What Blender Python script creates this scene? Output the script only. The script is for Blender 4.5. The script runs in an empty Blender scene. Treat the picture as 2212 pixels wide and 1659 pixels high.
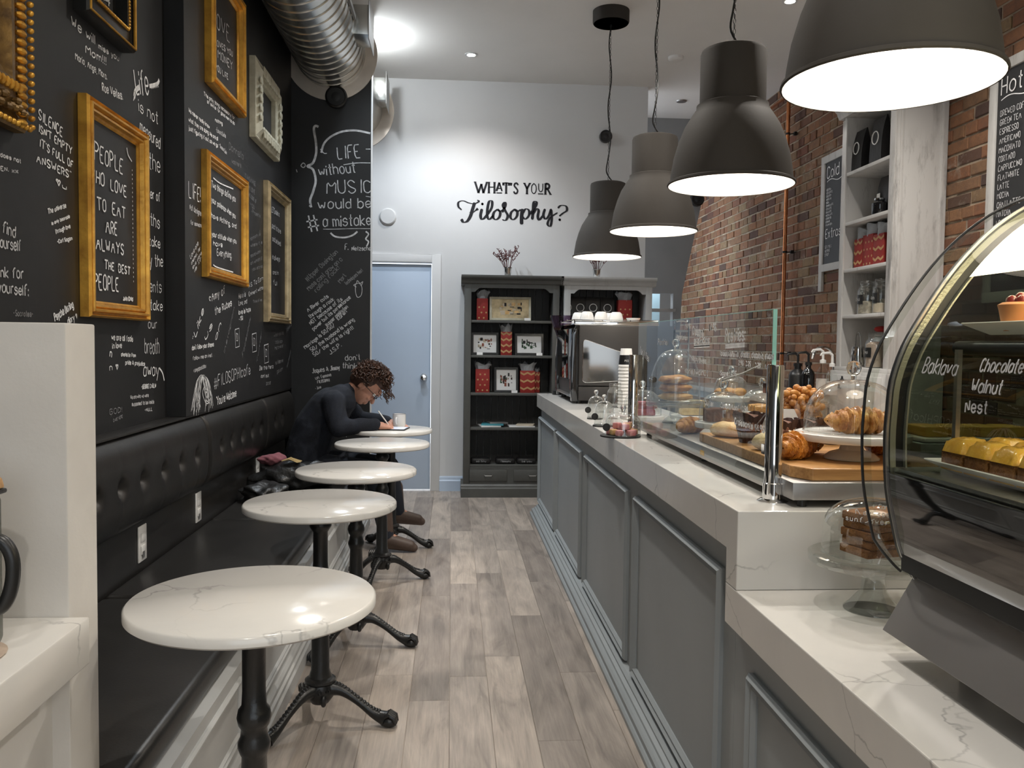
import bpy, bmesh, math, random
from mathutils import Vector, Matrix
from math import sin, cos, pi, radians, sqrt
random.seed(7)
SC = bpy.context.scene
COL = SC.collection
# ---------------------------------------------------------------- camera, world, exposure
CAMP = Vector((0, 0, 1.3)); FPX = 1822.5; CX, CY = 1106.0, 829.5
_y, _p, _r = radians(4.0986), radians(2.7044), radians(.7003)
_fw = Vector((sin(_y)*cos(_p), cos(_y)*cos(_p), -sin(_p)))
_rt = Vector((cos(_y), -sin(_y), 0)); _up = _rt.cross(_fw)
RT = cos(_r)*_rt + sin(_r)*_up; UP = -sin(_r)*_rt + cos(_r)*_up; FW = _fw
cd = bpy.data.cameras.new('camera'); cam = bpy.data.objects.new('camera', cd); COL.objects.link(cam)
cd.sensor_width = 36; cd.sensor_fit = 'HORIZONTAL'; cd.lens = 36*FPX/2212; cd.clip_start = .02
_m = Matrix((RT, UP, -FW)).transposed().to_4x4(); _m.translation = CAMP
cam.matrix_world = _m; SC.camera = cam
def ray(px, py):
    return ((px-CX)/FPX)*RT - ((py-CY)/FPX)*UP + FW
def onX(px, py, X): d = ray(px, py); return CAMP + d*(X/d.x)
def onY(px, py, Y): d = ray(px, py); return CAMP + d*(Y/d.y)
def onZ(px, py, Z): d = ray(px, py); return CAMP + d*((Z-1.3)/d.z)
SC.view_settings.view_transform = 'Standard'; SC.view_settings.look = 'None'
SC.view_settings.gamma = 1; SC.view_settings.exposure = 0.70
try: SC.view_settings.use_curve_mapping = False
except Exception: pass
try:
    SC.cycles.use_denoising = True; SC.cycles.max_bounces = 12; SC.cycles.transparent_max_bounces = 40
    SC.cycles.glossy_bounces = 5; SC.cycles.sample_clamp_indirect = 6
except Exception: pass
W = bpy.data.worlds.new('world'); SC.world = W; W.use_nodes = True
W.node_tree.nodes['Background'].inputs[0].default_value = (.86, .92, 1, 1)
W.node_tree.nodes['Background'].inputs[1].default_value = 1.5
CEIL = 3.57
def lamp(name, kind, loc, energy, col=(1, .93, .84), size=.1, rot=None, spot=None, blend=.6):
    l = bpy.data.lights.new(name, kind); l.energy = energy; l.color = col
    if kind == 'AREA': l.shape = 'DISK'; l.size = size
    else: l.shadow_soft_size = size
    if kind == 'SPOT': l.spot_size = spot or radians(110); l.spot_blend = blend
    o = bpy.data.objects.new(name, l); o.location = loc
    if rot: o.rotation_euler = rot
    COL.objects.link(o); return o
DOWN = [(0.131, 6.75), (2.19, 5.5), (.15, 4.0), (.15, 1.4), (-.1, -1.2), (1.95, 3.5), (2.0, .4), (1.6, -1.6)]  # first two are visible fixtures; the rest are unseen spots added as fill
for i, (x, y) in enumerate(DOWN):
    lamp('downlight_and_fill', 'SPOT', (x, y, CEIL-.03), [38, 14, 90, 56, 85, 130, 60, 60][i], (1, .94, .86) if y < 5 else (1, .97, .94), .05, spot=radians(130), blend=.8)
lamp('downlight_and_fill', 'SPOT', (-.25, 5.3, CEIL-.03), 48, (.84, .93, 1), .05, spot=radians(125), blend=.8)  # unseen bluish spot, added to lift the far counter front and door
lamp('back_alcove_light', 'POINT', (-.66, 6.42, CEIL-.10), 12, (.92, .97, 1), .04)
lamp('back_alcove_spot', 'SPOT', (-.45, 6.2, CEIL-.05), 48, (.80, .90, 1), .04, rot=(radians(14), 0, 0), spot=radians(120))
PEND = [(1.06, 5.79, 1.905), (1.08, 4.53, 1.915), (1.05, 3.17, 1.91), (.985, 1.88, 1.90)]
for x, y, z in PEND:
    lamp('pendant_bulb_light', 'POINT', (x, y, z+.12), 17, (1, .90, .76), .05)

# ---------------------------------------------------------------- mesh builder
def tag(o, label=None, cat=None, group=None, kind=None):
    if label: o['label'] = label
    if cat: o['category'] = cat
    if group: o['group'] = group
    if kind: o['kind'] = kind
    return o
def thing(name, label, cat, loc=(0, 0, 0), rz=0, group=None):
    o = bpy.data.objects.new(name, None); o.empty_display_size = .05
    o.location = loc; o.rotation_euler = (0, 0, rz); COL.objects.link(o)
    return tag(o, label, cat, group)
class MB:
    def __init__(s): s.v = []; s.f = []
    def add(s, vs, fs):
        n = len(s.v); s.v += [tuple(v) for v in vs]; s.f += [tuple(i+n for i in f) for f in fs]; return s
    def box(s, x0, x1, y0, y1, z0, z1, M=None):
        vs = [(x, y, z) for x in (x0, x1) for y in (y0, y1) for z in (z0, z1)]
        if M: vs = [M @ Vector(v) for v in vs]
        return s.add(vs, [(0, 1, 3, 2), (4, 6, 7, 5), (0, 4, 5, 1), (2, 3, 7, 6), (0, 2, 6, 4), (1, 5, 7, 3)])
    def lathe(s, prof, seg=24, c=(0, 0, 0), M=None, rf=None, sx=1, sy=1):
        vs = []; fs = []
        for r, z in prof:
            for k in range(seg):
                a = 2*pi*k/seg; q = r*(rf(a, z) if rf else 1)
                v = Vector((q*cos(a)*sx, q*sin(a)*sy, z))
                if M: v = M @ v
                vs.append((v[0]+c[0], v[1]+c[1], v[2]+c[2]))
        for i in range(len(prof)-1):
            for k in range(seg):
                a = i*seg+k; b = i*seg+(k+1) % seg
                fs.append((a, b, b+seg, a+seg))
        if prof[0][0] > 1e-5: fs.append(tuple(range(seg))[::-1]) if s.cap else None
        if prof[-1][0] > 1e-5: fs.append(tuple((len(prof)-1)*seg+k for k in range(seg))) if s.cap else None
        return s.add(vs, fs)
    cap = True
    def cyl(s, c, r, h, seg=20, M=None): return s.lathe([(r, 0), (r, h)], seg, c, M)
    def tube(s, pts, r, seg=8, closed=False, cap=True):
        P = [Vector(p) for p in pts]; n = len(P); R = r if isinstance(r, (list, tuple)) else [r]*n
        vs = []; fs = []; prev = None
        for i in range(n):
            if closed: t = P[(i+1) % n]-P[i-1]
            else: t = P[min(i+1, n-1)]-P[max(i-1, 0)]
            t = t.normalized() if t.length > 1e-9 else Vector((0, 0, 1))
            if prev is None:
                a = Vector((0, 0, 1)) if abs(t.z) < .9 else Vector((1, 0, 0)); u = t.cross(a).normalized()
            else: u = (prev-t*prev.dot(t)); u = u.normalized() if u.length > 1e-9 else t.orthogonal().normalized()
            prev = u; w = t.cross(u)
            for k in range(seg):
                a = 2*pi*k/seg; vs.append(P[i]+(u*cos(a)+w*sin(a))*R[i])
        m = n if closed else n-1
        for i in range(m):
            for k in range(seg):
                a = i*seg+k; b = i*seg+(k+1) % seg; j = (i+1) % n
                fs.append((a, b, j*seg+(k+1) % seg, j*seg+k))
        if cap and not closed: fs += [tuple(range(seg))[::-1], tuple((n-1)*seg+k for k in range(seg))]
        return s.add(vs, fs)
    def prism(s, poly, a, b, ax='x'):
        n = len(poly)
        def V(p, d): return {'x': (d, p[0], p[1]), 'y': (p[0], d, p[1]), 'z': (p[0], p[1], d)}[ax]
        vs = [V(p, a) for p in poly]+[V(p, b) for p in poly]
        fs = [tuple(range(n)), tuple(range(2*n-1, n-1, -1))]+[(i, i+n, (i+1) % n+n, (i+1) % n) for i in range(n)]
        return s.add(vs, fs)
    def sheet(s, prof, a, b, t, ax='y'):      # thin curved sheet: open profile polyline extruded, with thickness
        P = [Vector(p) for p in prof]; out = []
        for i in range(len(P)):
            d = P[min(i+1, len(P)-1)]-P[max(i-1, 0)]; d.normalize(); out.append(P[i]+Vector((-d.y, d.x))*t)
        poly = [tuple(p) for p in P]+[tuple(p) for p in out[::-1]]
        n = len(P); N = 2*n
        def V(p, d): return {'x': (d, p[0], p[1]), 'y': (p[0], d, p[1]), 'z': (p[0], p[1], d)}[ax]
        vs = [V(p, a) for p in poly]+[V(p, b) for p in poly]
        fs = [(i, i+N, (i+1) % N+N, (i+1) % N) for i in range(N)]
        for i in range(n-1): fs += [(i, i+1, N-2-i, N-1-i), (N+i, N+N-1-i, N+N-2-i, N+i+1)]
        return s.add(vs, fs)
    def ball(s, c, r, seg=12, rings=8, sc=(1, 1, 1), M=None):
        vs = []; fs = []
        for i in range(rings+1):
            t = pi*i/rings
            for k in range(seg):
                a = 2*pi*k/seg; v = Vector((r*sin(t)*cos(a)*sc[0], r*sin(t)*sin(a)*sc[1], r*cos(t)*sc[2]))
                if M: v = M @ v
                vs.append(v+Vector(c))
        for i in range(rings):
            for k in range(seg):
                a = i*seg+k; b = i*seg+(k+1) % seg; fs.append((a, a+seg, b+seg, b))
        return s.add(vs, fs)
    def build(s, name, mat, parent=None, bevel=0, smooth=40, seg=2, loc=None, bseg=2):
        me = bpy.data.meshes.new(name); me.from_pydata(s.v, [], s.f)
        bm = bmesh.new(); bm.from_mesh(me)
        bmesh.ops.remove_doubles(bm, verts=bm.verts, dist=1e-6)
        bmesh.ops.recalc_face_normals(bm, faces=bm.faces)
        if bevel:
            es = [e for e in bm.edges if e.is_manifold and e.calc_face_angle(0) > radians(35)]
            bmesh.ops.bevel(bm, geom=es, offset=bevel, segments=bseg, profile=.5, affect='EDGES', clamp_overlap=True)
        bm.to_mesh(me); bm.free()
        if mat: me.materials.append(mat)
        if smooth:
            for p in me.polygons: p.use_smooth = True
            me.set_sharp_from_angle(angle=radians(smooth))
        o = bpy.data.objects.new(name, me); COL.objects.link(o)
        if parent: o.parent = parent
        if loc: o.location = loc
        return o
def copy_tree(o, parent=None):
    c = o.copy(); COL.objects.link(c)
    if parent: c.parent = parent
    for ch in [x for x in o.children]: copy_tree(ch, c)
    return c
def smooth_path(pts, n=4):
    P = [Vector(p) for p in pts]; out = []
    for i in range(len(P)-1):
        a, b, c, d = P[max(i-1, 0)], P[i], P[i+1], P[min(i+2, len(P)-1)]
        for k in range(n):
            t = k/n; out.append(.5*((2*b)+(c-a)*t+(2*a-5*b+4*c-d)*t*t+(3*b-a-3*c+d)*t**3))
    return out+[P[-1]]

# ---------------------------------------------------------------- materials
def newmat(name):
    m = bpy.data.materials.new(name); m.use_nodes = True
    nt = m.node_tree; b = nt.nodes['Principled BSDF']; return m, nt, b
def L(nt, a, b): nt.links.new(a, b)
def rgb(c): return (c[0], c[1], c[2], 1)
def coords(nt, scale=(1, 1, 1), kind='Object'):
    tc = nt.nodes.new('ShaderNodeTexCoord'); mp = nt.nodes.new('ShaderNodeMapping'); mp.inputs['Scale'].default_value = scale
    L(nt, tc.outputs[kind], mp.inputs['Vector']); return mp.outputs[0]
def noise(nt, vec, scale, detail=4, rough=.55, dist=0):
    n = nt.nodes.new('ShaderNodeTexNoise'); n.inputs['Scale'].default_value = scale; n.inputs['Detail'].default_value = detail
    n.inputs['Roughness'].default_value = rough; n.inputs['Distortion'].default_value = dist
    if vec is not None: L(nt, vec, n.inputs['Vector'])
    return n.outputs[0]
def ramp(nt, fac, stops):
    r = nt.nodes.new('ShaderNodeValToRGB'); e = r.color_ramp.elements
    while len(e) < len(stops): e.new(.5)
    for k, (p, c) in enumerate(stops):
        e[k].position = p; e[k].color = rgb(c) if len(c) == 3 else c
    L(nt, fac, r.inputs[0]); return r.outputs[0]
def mixc(nt, fac, a, b, mode='MIX'):
    m = nt.nodes.new('ShaderNodeMix'); m.data_type = 'RGBA'; m.blend_type = mode
    for s, v in ((m.inputs[0], fac), (m.inputs[6], a), (m.inputs[7], b)):
        if hasattr(v, 'is_output') or isinstance(v, bpy.types.NodeSocket): L(nt, v, s)
        elif isinstance(v, (int, float)): s.default_value = v
        else: s.default_value = rgb(v)
    return m.outputs[2]
def bump(nt, b, h, strength=.2, dist=.01):
    n = nt.nodes.new('ShaderNodeBump'); n.inputs['Strength'].default_value = strength; n.inputs['Distance'].default_value = dist
    L(nt, h, n.inputs['Height']); L(nt, n.outputs[0], b.inputs['Normal'])
def simple(name, col, rough=.5, metal=0, var=0, vscale=8, bmp=0, bscale=40, col2=None, scale=(1, 1, 1), coat=0, emit=0, spec=.5, bd=.004):
    m, nt, b = newmat(name)
    b.inputs['Base Color'].default_value = rgb(col); b.inputs['Roughness'].default_value = rough; b.inputs['Metallic'].default_value = metal
    b.inputs['Coat Weight'].default_value = coat; b.inputs['Specular IOR Level'].default_value = spec
    if emit: b.inputs['Emission Color'].default_value = rgb(col); b.inputs['Emission Strength'].default_value = emit
    if var or bmp or col2:
        v = coords(nt, scale)
        if var or col2:
            n = noise(nt, v, vscale)
            c2 = col2 or tuple(max(0, c*(1-var)) for c in col)
            c1 = col if col2 else tuple(min(1, c*(1+var)) for c in col)
            L(nt, ramp(nt, n, [(.35, c1), (.68, c2)]), b.inputs['Base Color'])
        if bmp: bump(nt, b, noise(nt, v, bscale, 3), bmp, bd)
    return m
def glassmat(name, tint=(1, 1, 1), refl=1.45, rough=0.0, opac=0.0, ocol=(.8, .8, .8), gl=1.0):
    m = bpy.data.materials.new(name); m.use_nodes = True; nt = m.node_tree; nt.nodes.clear()
    out = nt.nodes.new('ShaderNodeOutputMaterial'); fr = nt.nodes.new('ShaderNodeFresnel'); ge = nt.nodes.new('ShaderNodeNewGeometry'); mr = nt.nodes.new('ShaderNodeMapRange')
    mr.inputs['To Min'].default_value = refl; mr.inputs['To Max'].default_value = 1/refl; L(nt, ge.outputs['Backfacing'], mr.inputs['Value']); L(nt, mr.outputs[0], fr.inputs[0])
    tr = nt.nodes.new('ShaderNodeBsdfTransparent'); tr.inputs[0].default_value = rgb(tint)
    g = nt.nodes.new('ShaderNodeBsdfGlossy'); g.inputs['Roughness'].default_value = rough; g.inputs[0].default_value = (gl, gl, gl, 1)
    mx = nt.nodes.new('ShaderNodeMixShader'); L(nt, fr.outputs[0], mx.inputs[0]); L(nt, tr.outputs[0], mx.inputs[1]); L(nt, g.outputs[0], mx.inputs[2])
    last = mx.outputs[0]
    if opac:
        d = nt.nodes.new('ShaderNodeBsdfDiffuse'); d.inputs[0].default_value = rgb(ocol)
        m2 = nt.nodes.new('ShaderNodeMixShader'); m2.inputs[0].default_value = opac; L(nt, last, m2.inputs[1]); L(nt, d.outputs[0], m2.inputs[2]); last = m2.outputs[0]
    L(nt, last, out.inputs[0]); return m
M = {}
def quartz():
    m, nt, b = newmat('white_quartz'); v = coords(nt)
    n1 = noise(nt, v, 3.2, 5, .6, .6)
    add = nt.nodes.new('ShaderNodeVectorMath'); add.operation = 'SCALE'; add.inputs['Scale'].default_value = .0
    w = nt.nodes.new('ShaderNodeTexNoise'); w.inputs['Scale'].default_value = 5; w.inputs['Detail'].default_value = 5; L(nt, v, w.inputs['Vector'])
    mx = mixc(nt, .22, v, w.outputs['Color'])
    vo = nt.nodes.new('ShaderNodeTexVoronoi'); vo.feature = 'DISTANCE_TO_EDGE'; vo.inputs['Scale'].default_value = 5.5; L(nt, mx, vo.inputs['Vector'])
    vein = ramp(nt, vo.outputs['Distance'], [(0, (.9, .9, .9)), (.004, (.7, .7, .7)), (.016, (0, 0, 0))])
    mask = ramp(nt, noise(nt, v, 2.6, 2), [(.49, (0, 0, 0)), (.60, (.9, .9, .9))])
    k = nt.nodes.new('ShaderNodeMath'); k.operation = 'MULTIPLY'; L(nt, vein, k.inputs[0]); L(nt, mask, k.inputs[1])
    base = mixc(nt, ramp(nt, n1, [(.45, (0, 0, 0)), (.8, (1, 1, 1))]), (.70, .68, .645), (.64, .625, .60))
    L(nt, mixc(nt, k.outputs[0], base, (.36, .35, .34)), b.inputs['Base Color']); b.inputs['Roughness'].default_value = .16
    return m
M['quartz'] = quartz()
def brickmat():
    m, nt, b = newmat('old_brick'); at = nt.nodes.new('ShaderNodeAttribute'); at.attribute_name = 'tone'
    oi = nt.nodes.new('ShaderNodeObjectInfo'); ad = nt.nodes.new('ShaderNodeMath'); ad.operation = 'ADD'; L(nt, at.outputs['Fac'], ad.inputs[0])
    L(nt, oi.outputs['Random'], ad.inputs[1]); fr = nt.nodes.new('ShaderNodeMath'); fr.operation = 'FRACT'; L(nt, ad.outputs[0], fr.inputs[0])
    c = ramp(nt, fr.outputs[0], [(0, (.07, .04, .03)), (.12, (.20, .085, .045)), (.4, (.27, .125, .060)), (.6, (.22, .12, .065)), (.75, (.25, .17, .09)), (.88, (.19, .07, .04)), (.95, (.065, .04, .033)), (1, (.27, .14, .07))])
    g = nt.nodes.new('ShaderNodeNewGeometry')
    n = noise(nt, g.outputs['Position'], 22, 6, .7)
    c = mixc(nt, ramp(nt, n, [(.42, (0, 0, 0)), (.7, (.55, .55, .55))]), c, (.10, .06, .045))
    n2 = noise(nt, g.outputs['Position'], 3.1, 6, .75)
    c = mixc(nt, ramp(nt, n2, [(.57, (0, 0, 0)), (.70, (.5, .5, .5))]), c, (.50, .45, .37))
    L(nt, c, b.inputs['Base Color']); b.inputs['Roughness'].default_value = .85; bump(nt, b, noise(nt, g.outputs['Position'], 90, 5), .5, .006)
    return m
M['brick'] = brickmat()
M['mortar'] = simple('mortar', (.34, .27, .20), .95, var=.35, vscale=9, bmp=.6, bscale=60)
def plankmat():
    m, nt, b = newmat('grey_oak_plank'); oi = nt.nodes.new('ShaderNodeObjectInfo')
    g = nt.nodes.new('ShaderNodeNewGeometry'); off = nt.nodes.new('ShaderNodeCombineXYZ')
    mu = nt.nodes.new('ShaderNodeMath'); mu.operation = 'MULTIPLY'; mu.inputs[1].default_value = 37; L(nt, oi.outputs['Random'], mu.inputs[0])
    for k in range(3): L(nt, mu.outputs[0], off.inputs[k])
    ad = nt.nodes.new('ShaderNodeVectorMath'); ad.operation = 'ADD'; L(nt, g.outputs['Position'], ad.inputs[0]); L(nt, off.outputs[0], ad.inputs[1])
    mp = nt.nodes.new('ShaderNodeMapping'); mp.inputs['Scale'].default_value = (7, 1.1, 1); L(nt, ad.outputs[0], mp.inputs[0])
    n1 = noise(nt, mp.outputs[0], 1.6, 5, .6, 1.2)
    mp2 = nt.nodes.new('ShaderNodeMapping'); mp2.inputs['Scale'].default_value = (60, 2.5, 1); L(nt, ad.outputs[0], mp2.inputs[0])
    n2 = noise(nt, mp2.outputs[0], 2.2, 4, .6, .4)
    wv = nt.nodes.new('ShaderNodeTexWave'); wv.wave_type = 'RINGS'; wv.inputs['Scale'].default_value = .55; wv.inputs['Distortion'].default_value = 7; wv.inputs['Detail'].default_value = 3
    wv.inputs['Detail Scale'].default_value = 1.2; L(nt, mp.outputs[0], wv.inputs['Vector'])
    c = ramp(nt, n1, [(.25, (.20, .18, .165)), (.45, (.36, .325, .295)), (.62, (.44, .40, .365)), (.8, (.33, .295, .27))])
    c = mixc(nt, .35, c, ramp(nt, wv.outputs['Fac'], [(0, (.38, .35, .32)), (.5, (.62, .58, .54)), (1, (.5, .46, .42))]), 'OVERLAY')
    c = mixc(nt, .45, c, ramp(nt, n2, [(.3, (.33, .33, .33)), (.7, (.62, .61, .6))]), 'OVERLAY')
    t = ramp(nt, oi.outputs['Random'], [(0, (.72, .70, .69)), (.5, (.98, .97, .96)), (1, (1.2, 1.17, 1.13))])
    L(nt, mixc(nt, 1, c, t, 'MULTIPLY'), b.inputs['Base Color']); b.inputs['Roughness'].default_value = .42; bump(nt, b, n2, .12, .002)
    return m
M['plank'] = plankmat()
def distressed(name, base, dark, amt=.5, sc=(1, 1, 1)):
    m, nt, b = newmat(name); v = coords(nt, sc)
    n = noise(nt, coords(nt, (5, 5, .9)), 2.4, 8, .72); n2 = noise(nt, v, 2.2, 3)
    k = nt.nodes.new('ShaderNodeMath'); k.operation = 'MULTIPLY'
    L(nt, ramp(nt, n, [(.5, (0, 0, 0)), (.66, (1, 1, 1))]), k.inputs[0]); L(nt, ramp(nt, n2, [(.42, (0, 0, 0)), (.62, (amt, amt, amt))]), k.inputs[1])
    L(nt, mixc(nt, k.outputs[0], base, dark), b.inputs['Base Color']); b.inputs['Roughness'].default_value = .55
    return m
M['white_distress'] = distressed('distressed_white_paint', (.60, .585, .565), (.14, .13, .125), .75)
M['white_frame'] = distressed('weathered_white_frame', (.55, .54, .52), (.2, .18, .17), .8, (9, 9, 1))
M['pass_blue'] = simple('pale_blue_wall_beyond', (.42, .58, .66), .8, var=.1, vscale=1)
M['blackwall'] = simple('black_chalk_wall', (.012, .012, .0125), .5, var=.35, vscale=2.2, bmp=.04, bscale=25)
M['chalk'] = simple('chalk', (.86, .86, .87), .9, var=.22, vscale=30)
M['chalkdim'] = simple('faded_chalk', (.52, .52, .53), .9, var=.3, vscale=30)
M['chalkgray'] = simple('grey_chalk', (.18, .18, .185), .9, var=.3, vscale=30)
M['plaster'] = simple('light_grey_wall_paint', (.66, .665, .67), .8, var=.02, vscale=2, bmp=.05, bscale=120)
M['ceiling'] = simple('ceiling_paint', (.78, .77, .75), .9, var=.02, vscale=2)
M['greywall'] = simple('grey_wall_paint', (.25, .25, .25), .85, var=.06, vscale=3)
M['halfwall'] = simple('off_white_wall_paint', (.60, .575, .54), .7, var=.05, vscale=5, bmp=.08, bscale=90)
M['whitepaint'] = simple('white_paint', (.66, .67, .68), .5, var=.03, vscale=3)
M['doorpaint'] = simple('pale_blue_door_paint', (.50, .60, .74), .42, var=.02, vscale=2)
M['counter'] = simple('grey_green_cabinet_paint', (.30, .325, .335), .48, var=.04, vscale=3, bmp=.03, bscale=100)
M['bench'] = simple('bench_paint', (.42, .425, .42), .45, var=.05, vscale=4)
M['leather'] = simple('black_leather', (.016, .015, .014), .36, var=.2, vscale=6, bmp=.16, bscale=160, bd=.002)
M['iron'] = simple('black_cast_iron', (.012, .012, .012), .32, bmp=.25, bscale=70)
M['gold'] = simple('gold_leaf', (.80, .43, .065), .34, .55, col2=(.50, .24, .035), vscale=14, bmp=.3, bscale=50)
M['golddark'] = simple('aged_gold', (.27, .16, .05), .4, .6, col2=(.08, .045, .02), vscale=16, bmp=.4, bscale=60)
M['palegold'] = simple('pale_champagne_gold', (.62, .50, .30), .4, .5, col2=(.32, .25, .15), vscale=12, bmp=.3, bscale=40)
M['cream'] = simple('cream_carved_wood', (.58, .55, .43), .5, 0, col2=(.40, .37, .27), vscale=14, bmp=.4, bscale=60)
M['blackframe'] = simple('black_lacquer', (.012, .012, .012), .3)
M['board'] = simple('blackboard', (.016, .016, .017), .5, var=.5, vscale=3)
M['shade'] = simple('dark_grey_metal_shade', (.046, .041, .036), .7, 0.0, spec=.2, var=.12, vscale=3, bmp=.05, bscale=120)
M['shadein'] = simple('white_enamel', (.9, .88, .84), .5)
M['bulb'] = simple('lit_bulb', (1, .93, .82), .5, emit=22)
M['spotlit'] = simple('lit_downlight', (1, .97, .93), .5, emit=25)
M['chrome'] = simple('chrome', (.80, .80, .80), .06, 1)
M['steel'] = simple('brushed_steel', (.46, .45, .43), .3, 1, var=.08, vscale=4, scale=(1, 30, 30))
M['steeldull'] = simple('dull_stainless', (.40, .39, .38), .42, .85, var=.08, vscale=3)
M['galv'] = simple('galvanised_duct', (.50, .50, .48), .26, .95, var=.15, vscale=5, bmp=.05, bscale=20)
M['flange'] = simple('sheet_flange', (.66, .58, .50), .38, .7, var=.1, vscale=4)
M['copper'] = simple('copper_pipe', (.62, .25, .11), .25, 1, var=.2, vscale=9)
M['black'] = simple('black_plastic', (.012, .012, .012), .35)
M['blackgloss'] = simple('gloss_black', (.006, .006, .007), .06, 0, coat=1)
M['machine'] = simple('machine_charcoal', (.045, .041, .038), .4, .2)
M['mirror'] = simple('mirror_steel', (.26, .25, .24), .08, 1)
M['white'] = simple('white_ceramic', (.78, .77, .75), .15, var=.02)
M['paper'] = simple('white_paper', (.74, .73, .71), .8)
M['glass'] = glassmat('clear_glass', (.97, .985, .98), 1.42)
M['solid'] = simple('solid_glass', (.93, .95, .94), .0); M['solid'].node_tree.nodes['Principled BSDF'].inputs['Transmission Weight'].default_value = 1
M['standglass'] = glassmat('footed_glass', (.84, .86, .85), 2.1)
M['endglass'] = glassmat('dark_end_glass', (.30, .33, .28), 1.3)
M['pane'] = glassmat('clear_pane', (.93, .955, .95), 1.20, gl=.8)
M['paneedge'] = simple('green_glass_edge', (.28, .55, .47), .15, emit=0)
M['domeglass'] = glassmat('dome_glass', (.93, .945, .94), 2.15)
M['darkglass'] = simple('black_glass', (.004, .004, .004), .04, 0, coat=1)
M['caseglass'] = glassmat('case_glass', (.80, .83, .78), 1.30, gl=.9)
M['bamboo'] = simple('bamboo_board', (.52, .28, .10), .4, col2=(.33, .155, .05), vscale=5, scale=(1, 22, 22), bmp=.05)
M['bookdark'] = simple('charcoal_bookcase_paint', (.085, .085, .078), .5, var=.12, vscale=5)
M['bookback'] = simple('dark_beadboard', (.035, .035, .033), .6)
M['bookwhite'] = distressed('distressed_white_bookcase', (.50, .50, .49), (.16, .15, .14), .5)
M['navy'] = simple('navy_knit', (.0055, .008, .015), .9, bmp=.5, bscale=260, var=.25, vscale=12)
M['jeans'] = simple('dark_denim', (.014, .018, .028), .85, bmp=.3, bscale=200)
M['boot'] = simple('brown_boot_leather', (.085, .055, .042), .5, var=.2)
M['skin'] = simple('skin', (.50, .25, .17), .5, var=.06, vscale=10)
M['hair'] = simple('dark_brown_curls', (.035, .016, .010), .55, col2=(.085, .035, .018), vscale=30)
M['crust'] = simple('golden_pastry', (.70, .38, .11), .42, col2=(.36, .12, .02), vscale=26, bmp=.55, bscale=55, bd=.008, scale=(1, 2, 2))
M['crustpale'] = simple('pale_pastry', (.72, .50, .24), .6, col2=(.60, .33, .11), vscale=26, bmp=.7, bscale=60, bd=.006)
M['orange'] = simple('egg_glazed_croissant', (.72, .30, .04), .3, col2=(.33, .085, .01), vscale=18, bmp=1, bscale=60, bd=.010, scale=(3, 1, 1))
M['chocolate'] = simple('chocolate_muffin', (.085, .032, .018), .7, col2=(.20, .08, .045), vscale=40, bmp=.9, bscale=90, bd=.008)
M['brownpaper'] = simple('brown_baking_paper', (.055, .025, .020), .6)
M['scone'] = simple('herb_scone', (.60, .47, .25), .8, col2=(.42, .31, .14), vscale=38, bmp=.8, bscale=70, bd=.006)
M['almond'] = simple('sliced_almonds', (.70, .58, .44), .7, col2=(.56, .38, .22), vscale=50)
M['pink'] = simple('pink_sweet', (.60, .17, .19), .6, col2=(.74, .40, .38), vscale=26, bmp=.4)
M['berrycake'] = simple('raspberry_loaf', (.50, .16, .20), .8, col2=(.30, .05, .08), vscale=24, bmp=.6)
M['yellowcake'] = simple('yellow_custard', (.75, .47, .07), .5, col2=(.62, .30, .03), vscale=20, bmp=.4)
M['glaze'] = simple('glazed_filo', (.80, .46, .06), .25, col2=(.62, .27, .03), vscale=22, bmp=.5, bscale=60, coat=.4)
M['ginger'] = simple('dark_spice_cake', (.17, .065, .02), .85, col2=(.34, .15, .04), vscale=30, bmp=1, bscale=90, bd=.008)
M['cherry'] = simple('cherry_topping', (.22, .015, .01), .1, coat=1)
M['cakebody'] = simple('baked_cheesecake', (.62, .26, .08), .6, col2=(.50, .17, .05), vscale=12)
M['nuts'] = simple('candied_nuts', (.58, .27, .06), .35, col2=(.38, .14, .03), vscale=30, bmp=.5)
M['redbag'] = simple('red_gift_paper', (.30, .02, .015), .6, var=.15)
M['goldprint'] = simple('gold_print', (.50, .30, .13), .6)
M['tissue'] = simple('grey_tissue', (.36, .38, .40), .9, bmp=.6, bscale=18, bd=.02)
M['coffeebag'] = simple('black_coffee_bag', (.014, .013, .013), .38, bmp=.3, bscale=12, bd=.02)
M['teal'] = simple('teal_cover', (.05, .26, .31), .5)
M['twig'] = simple('purple_brown_twig', (.11, .035, .035), .8)
M['greenled'] = simple('lime_green_dot', (.35, .75, .05), .5)
M['casestrip'] = simple('brushed_case_trim', (.36, .36, .29), .38, .6, bmp=.25, bscale=200)
M['caselight'] = simple('lit_case_diffuser', (1, .88, .62), .5, emit=3.2)
M['purple'] = glassmat('tinted_hopper', (.45, .36, .48), 1.4)
M['beans'] = simple('coffee_beans', (.045, .018, .010), .4, bmp=1, bscale=120)
M['pinkcloth'] = simple('dusty_pink_wool', (.20, .07, .085), .95, bmp=.5)
M['straw'] = simple('straw_fringe', (.42, .31, .14), .9)
M['coat'] = simple('black_nylon_coat', (.012, .012, .012), .42, bmp=.7, bscale=14, bd=.02)
M['syrup'] = simple('white_label', (.55, .50, .45), .6)
M['orangelabel'] = simple('terracotta_cup', (.50, .20, .08), .4)
M['red'] = simple('red_plastic', (.45, .02, .02), .4)
M['creamjar'] = simple('oat_coloured_filling', (.42, .33, .26), .8, var=.15, vscale=30)
M['jarfill'] = simple('biscuit_pieces', (.38, .34, .27), .8, var=.4, vscale=40, bmp=.8)
M['wood'] = simple('light_wood_lid', (.52, .32, .14), .5, col2=(.38, .21, .09), vscale=6, scale=(3, 20, 20))
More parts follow.
